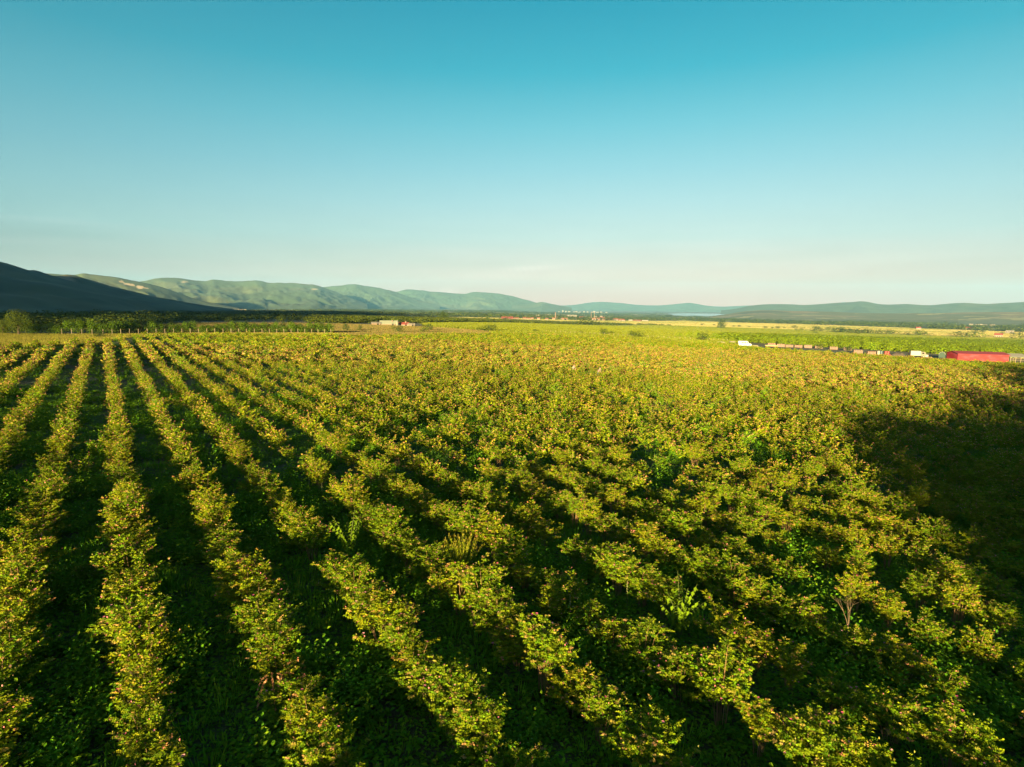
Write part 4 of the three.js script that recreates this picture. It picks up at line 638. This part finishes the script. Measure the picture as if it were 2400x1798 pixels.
{ // white van, nose to the right
  const o = new THREE.Group(), PAINT = new THREE.MeshPhysicalMaterial({ color: C(0.2, 0.2, 0.2), roughness: 0.35, clearcoat: 0.6, side: THREE.DoubleSide }), Lw = 1.95;
  const side = new THREE.Shape([[-2.7, 0.38], [2.55, 0.38], [2.7, 0.55], [2.68, 0.95], [2.45, 1.15], [1.75, 1.28], [1.15, 2.12], [0.9, 2.28], [-2.5, 2.32], [-2.72, 2.1]].map((p) => new THREE.Vector2(...p)));
  part(o, 'body', new THREE.ExtrudeGeometry(side, { depth: Lw - 0.16, bevelEnabled: true, bevelSize: 0.06, bevelThickness: 0.08, bevelSegments: 3 }).translate(0, 0, -Lw / 2 + 0.08), PAINT);
  const pane = (pts, name) => part(o, name, new THREE.ExtrudeGeometry(new THREE.Shape(pts.map((p) => new THREE.Vector2(...p))), { depth: Lw + 0.03, bevelEnabled: false }).translate(0, 0, -Lw / 2 - 0.015), DARK);
  pane([[0.75, 1.3], [1.55, 1.3], [1.05, 2.0], [0.75, 2.02]], 'side_window'); pane([[-0.35, 1.3], [0.55, 1.3], [0.55, 2.02], [-0.35, 2.02]], 'side_window'); pane([[-1.5, 1.3], [-0.55, 1.3], [-0.55, 2.02], [-1.5, 2.02]], 'side_window');
  const wind = new THREE.PlaneGeometry(1.6, 0.88).rotateY(Math.PI / 2).rotateZ(0.61).translate(1.56, 1.72, 0); part(o, 'windscreen', wind, DARK);
  for (const z of [-0.72, 0.72]) { part(o, 'headlight', box(0.06, 0.2, 0.34, 2.72, 0.78, z), mat(0.232, 0.232, 0.217, 0.1)); part(o, 'tail_light', box(0.05, 0.5, 0.14, -2.78, 0.9, z * 1.15), mat(0.116, 0.0058, 0.0058, 0.3)); }
  part(o, 'bumper', box(0.16, 0.22, 1.8, 2.76, 0.36, 0), mat(0.0145, 0.0145, 0.0145, 0.7));
  for (const x of [-1.75, 1.75]) for (const z of [-0.87, 0.87]) wheel(o, x, z);
  stand(o, 101, 259.5, -0.28); top(tag(o, 'white van with dark side windows parked behind the roses', 'van'), 'van');
}
function boxTruck(x, f, yaw, cab, load, label) {
  const o = new THREE.Group(); const c = part(o, 'cab', new THREE.ExtrudeGeometry(new THREE.Shape([[0, 0.5], [1.6, 0.5], [1.65, 1.2], [1.3, 2.1], [0, 2.15]].map((p) => new THREE.Vector2(...p))), { depth: 1.8, bevelEnabled: true, bevelSize: 0.05, bevelThickness: 0.05 }).translate(1.1, 0, -0.9), cab);
  part(c, 'side_window', box(0.75, 0.6, 1.96, 1.75, 1.35, 0), DARK); part(o, 'load_box', box(3.4, 1.75, 2.0, -0.75, 0.75, 0), load); part(o, 'chassis', box(5, 0.2, 1.2, 0, 0.5, 0), mat(0.0145, 0.0145, 0.0145)); for (const px of [-1.7, 1.9]) for (const z of [-0.85, 0.85]) wheel(o, px, z, 0.4);
  stand(o, x, f, yaw); top(tag(o, label, 'truck'), 'box_truck');
}
boxTruck(156.5, 230.5, -0.25, WHITE, mat(0.232, 0.214, 0.192, 0.7), 'small white box truck left of the red shed');
{ // green truck under a tarpaulin hood against the shed
  const o = new THREE.Group(), GREEN = mat(0.0116, 0.0348, 0.029, 0.8), s = new THREE.Shape(); s.moveTo(-1.1, 1.0); s.lineTo(-1.1, 2.3); s.quadraticCurveTo(-1.05, 2.95, 0, 3.0); s.quadraticCurveTo(1.05, 2.95, 1.1, 2.3); s.lineTo(1.1, 1.0);
  part(o, 'hood', new THREE.ExtrudeGeometry(s, { depth: 3.4, bevelEnabled: false }).rotateY(Math.PI / 2).translate(-1.7, 0, 0), GREEN); part(o, 'hood_rim', new THREE.TorusGeometry(1.1, 0.07, 6, 16, Math.PI).rotateY(Math.PI / 2).translate(-1.72, 1.95, 0), METAL); part(o, 'bed', box(3.6, 0.4, 2.3, 0, 0.62, 0), GREEN); for (const px of [-1.1, 1.1]) for (const z of [-0.95, 0.95]) wheel(o, px, z, 0.45);
  stand(o, 163.4, 226.5, 0.9, 0.9); top(tag(o, 'dark green trailer with rounded hood against the red shed', 'trailer'), 'covered_trailer');
}
function heap(seed, x, f, w, d, h, m, label, name, cat) { // tarpaulin thrown over a pile
  const q = rng(seed), g = new THREE.PlaneGeometry(w, d, 22, 12).rotateX(-Math.PI / 2), p = g.attributes.position;
  for (let k = 0; k < p.count; k++) { const u = p.getX(k) / w * 2, v = p.getZ(k) / d * 2, e = Math.max(0, 1 - Math.max(u * u, v * v) ** 2); p.setY(k, e * h * (0.55 + 0.6 * fbm(u * 2 + seed, v * 2, 3)) - 0.03); p.setX(k, p.getX(k) + (fbm(u * 3, v * 3 + seed, 2) - 0.5) * 0.3); }
  g.computeVertexNormals(); top(tag(stand(new THREE.Mesh(g, m), x, f, (q() - 0.5) * 0.5 - x / f), label, cat), name);
}
heap(1, 96.5, 278, 5.8, 2.4, 1.15, mat(0.192, 0.163, 0.128, 0.8), 'long cream tarpaulin heap left of the white van', 'tarpaulin_heap', 'tarpaulin');
heap(2, 102.6, 279, 3.8, 2.4, 1.55, WHITE, 'tall white tarpaulin heap just left of the van', 'tarpaulin_heap', 'tarpaulin');
heap(3, 106.4, 262, 3.6, 1.6, 0.75, mat(0.174, 0.145, 0.116, 0.8), 'low pale sheet lying in front of the van', 'ground_sheet', 'tarpaulin');
{ // planks lying in front of the stacks
  const o = new THREE.Group(), g = box(5, 0.16, 0.3), y = mat(0.192, 0.145, 0.081, 0.85); for (let k = 0; k < 6; k++) { const m = part(o, 'plank', g, y); m.position.set((k % 2) * 0.2, 0.17 * Math.floor(k / 2), (k % 2) * 0.34); } stand(o, 113.8, 262.5, -0.35); o.position.y += 0.5; part(o, 'trestle', box(0.2, 0.55, 0.8, -1.6, -0.55, 0.15), y); part(o, 'trestle', box(0.2, 0.55, 0.8, 1.6, -0.55, 0.15), y); top(tag(o, 'pile of yellow planks right of the van', 'planks'), 'plank_pile');
}
{ // slatted wooden stacks in a line, weathered pink and grey
  const woods = [mat(0.116, 0.0695, 0.058, 0.9), mat(0.134, 0.087, 0.0755, 0.9), mat(0.0985, 0.0785, 0.0665, 0.9)], boards = [box(0.42, 1.5, 0.06), box(0.42, 1.3, 0.06)], rail = box(3.6, 0.12, 0.1), lid = box(3.8, 0.1, 1.5), q = rng(717);
  const spots = [[118.5, 273], [123, 273.6], [127.6, 275], [132.2, 276], [137, 276.6], [141.6, 276], [146.4, 272], [150.8, 268.6], [139.4, 240.5], [143.5, 238]];
  spots.forEach(([x, f], k) => { const o = new THREE.Group(), m = woods[k % 3]; for (let b = 0; b < 8; b++) { const s = part(o, 'board', boards[b % 2], woods[(k + (b % 3 === 0 ? 1 : 0)) % 3]); s.position.set(-1.6 + b * 0.457, 0, 0.7 + (q() - 0.5) * 0.03); } part(o, 'rail', rail, m).position.set(0, 0.35, 0.62); part(o, 'rail', rail, m).position.set(0, 1.1, 0.62); part(o, 'lid', lid, m).position.set(0, 1.5, 0); part(o, 'back', box(3.6, 1.5, 0.08, 0, 0, -0.7), m); stand(o, x, f, -0.32 + (q() - 0.5) * 0.2, 0.9, 0.7 + 0.3 * q()); top(tag(o, `${ordinal(k + 1)} weathered wooden bin from left in the farmyard row`, 'wooden bin', 'wooden bins in the farmyard'), 'wooden_bin'); });
}
{ // drums, crates and scrap
  const drum = (x, f, c, label) => { const o = new THREE.Group(); part(o, 'drum', new THREE.LatheGeometry([[0, 0], [0.42, 0], [0.44, 0.04], [0.42, 0.42], [0.45, 0.45], [0.42, 0.48], [0.42, 0.9], [0.45, 0.93], [0.42, 0.96], [0.44, 1.36], [0.4, 1.4], [0, 1.38]].map((p) => new THREE.Vector2(...p)), 16), c); part(o, 'bung', cyl(0.05, 0.05, 0.06, 0.2, 1.38, 0), METAL); top(tag(stand(o, x, f, 0, 1.15), label, 'drum'), 'oil_drum'); };
  const REDP = mat(0.145, 0.0145, 0.0174, 0.6), BLUE = mat(0.029, 0.052, 0.0755, 0.6);
  drum(147.3, 235.2, REDP, 'red drum left of the scrap pile in the farmyard'); drum(148.4, 235.4, REDP, 'second red drum beside the scrap pile'); drum(145.8, 235.6, BLUE, 'blue grey drum left of the red drums'); drum(155.0, 232.5, REDP, 'red drum next to the small white truck'); drum(159.9, 232.5, REDP, 'red drum right of the white truck'); drum(144.8, 235.8, mat(0.203, 0.192, 0.174), 'white drum left of the blue grey drum');
  heap(7, 151.8, 234, 4.6, 2.4, 1.5, mat(0.0377, 0.029, 0.029, 0.9), 'dark scrap pile under a sheet in the farmyard', 'scrap_pile', 'scrap');
  heap(8, 147.6, 234.2, 2.4, 1.6, 0.7, mat(0.16, 0.029, 0.0348, 0.8), 'small red sheet heap in front of the drums', 'red_sheet', 'tarpaulin');
  heap(9, 160.6, 229.5, 2.4, 1.5, 0.6, mat(0.131, 0.087, 0.064, 0.9), 'low tan heap left of the covered trailer', 'earth_heap', 'heap');
  { const o = new THREE.Group(), g = box(1.2, 0.9, 1.2); part(o, 'tank', g, mat(0.217, 0.209, 0.192, 0.5)); for (const sx of [-0.62, 0, 0.62]) part(o, 'cage_bar', box(0.05, 1.0, 1.3, sx, 0, 0), METAL); part(o, 'pallet', box(1.3, 0.14, 1.3, 0, -0.15, 0), POST_WOOD()); stand(o, 161.4, 232.6, -0.3); o.position.y += 0.18; top(tag(o, 'white caged liquid tank between truck and trailer', 'tank'), 'liquid_tank'); }
  function POST_WOOD() { return mat(0.116, 0.087, 0.058, 0.9); }
}

// ---------------------------------------------------------------- two pickers among the roses
function person(seed, shirt, hat, x, f, yaw, lean, label) {
  // skeleton: [ax, ay, az, bx, by, bz, ra, rb]
  const L = lean, B = [[0, 0.95, 0, 0, 1.14, L * 0.4, 0.15, 0.15], [0, 1.14, L * 0.4, 0, 1.30, L, 0.15, 0.13], [-0.17, 1.28, L, 0.17, 1.28, L, 0.075, 0.075], [0, 1.30, L, 0, 1.40, L + 0.09, 0.06, 0.055], [0, 1.45, L + 0.13, 0, 1.50, L + 0.14, 0.098, 0.092],
    [-0.1, 0.92, 0, -0.1, 0.5, 0.02, 0.095, 0.065], [-0.1, 0.5, 0.02, -0.1, 0.08, -0.02, 0.06, 0.042], [0.1, 0.92, 0, 0.1, 0.5, 0.02, 0.095, 0.065], [0.1, 0.5, 0.02, 0.1, 0.08, -0.02, 0.06, 0.042], [-0.1, 0.05, -0.03, -0.1, 0.04, 0.13, 0.045, 0.035], [0.1, 0.05, -0.03, 0.1, 0.04, 0.13, 0.045, 0.035],
    [-0.2, 1.26, L, -0.25, 1.02, L + 0.10, 0.058, 0.045], [-0.25, 1.02, L + 0.10, -0.14, 0.93, L + 0.31, 0.042, 0.032], [0.2, 1.26, L, 0.25, 1.02, L + 0.10, 0.058, 0.045], [0.25, 1.02, L + 0.10, 0.12, 0.90, L + 0.32, 0.042, 0.032]];
  for (const s of [-1, 1]) for (let k = 0; k < 5; k++) { const hx = s * (0.13 - (k - 2) * 0.017), hy = s < 0 ? 0.93 : 0.90; B.push([hx, hy, L + 0.31, hx - s * (k === 4 ? 0.045 : 0), hy - 0.03, L + 0.38 + 0.015 * Math.sin(k), 0.011, 0.009]); }
  const cap = (px, py, pz, b) => { const dx = b[3] - b[0], dy = b[4] - b[1], dz = b[5] - b[2], t = clamp(((px - b[0]) * dx + (py - b[1]) * dy + (pz - b[2]) * dz) / (dx * dx + dy * dy + dz * dz), 0, 1); return Math.hypot(px - b[0] - dx * t, py - b[1] - dy * t, pz - b[2] - dz * t) - (b[6] + (b[7] - b[6]) * t); };
  const N = 96, mc = new MarchingCubes(N, mat(0.145, 0.145, 0.145), false, false, 60000), S = 0.95;   // the grid spans 1.9 m
  mc.isolation = 0;
  for (let k = 0; k < N; k++) for (let j = 0; j < N; j++) for (let i = 0; i < N; i++) { const px = ((i - N / 2) / (N / 2)) * S, py = ((j - N / 2) / (N / 2)) * S + 0.9, pz = ((k - N / 2) / (N / 2)) * S; let d = 9; for (const b of B) { const e = cap(px, py, pz, b), h = Math.max(0.035 - Math.abs(d - e), 0) / 0.035; d = Math.min(d, e) - h * h * 0.035 * 0.25; } mc.field[i + j * N + k * N * N] = -d; }
  mc.update();
  const n = mc.count, pos = new Float32Array(mc.positionArray.slice(0, n * 3)), nor = new Float32Array(mc.normalArray.slice(0, n * 3)), col = new Float32Array(n * 3);
  for (let k = 0; k < n; k++) { const X = pos[k * 3] * S, Y = pos[k * 3 + 1] * S + 0.9, Z = pos[k * 3 + 2] * S; pos[k * 3] = X; pos[k * 3 + 1] = Y; pos[k * 3 + 2] = Z; const c = Y > 1.36 || Z > L + 0.22 ? [0.38, 0.22, 0.15] : Y > 0.93 ? shirt : Y > 0.09 ? [0.06, 0.07, 0.10] : [0.05, 0.04, 0.03]; col.set(c, k * 3); }
  const g = new THREE.BufferGeometry(); g.setAttribute('position', new THREE.BufferAttribute(pos, 3)); g.setAttribute('normal', new THREE.BufferAttribute(nor, 3)); g.setAttribute('color', new THREE.BufferAttribute(col, 3));
  const o = new THREE.Group(); part(o, 'body', g, new THREE.MeshStandardMaterial({ vertexColors: true, roughness: 0.85, side: THREE.DoubleSide }));
  part(o, 'hat', new THREE.LatheGeometry([[0.19, 1.485], [0.18, 1.50], [0.115, 1.51], [0.11, 1.58], [0.08, 1.62], [0, 1.63]].map((p) => new THREE.Vector2(...p)), 20).translate(0, 0, L + 0.135), hat);
  stand(o, x, f, yaw); o.position.y += 0.03; top(tag(o, label, 'person'), 'person');
}
person(1, [0.16, 0.145, 0.14], mat(0.134, 0.087, 0.084, 0.8), 9.9, 96.5, 0.5, 0.16, 'person in white shirt and pale hat bending among the roses');
person(2, [0.12, 0.085, 0.085], mat(0.11, 0.0785, 0.0755, 0.8), 13.5, 92.8, 2.2, 0.22, 'person in faded pink picking roses, right of the one in white');

renderer.render(scene, camera);
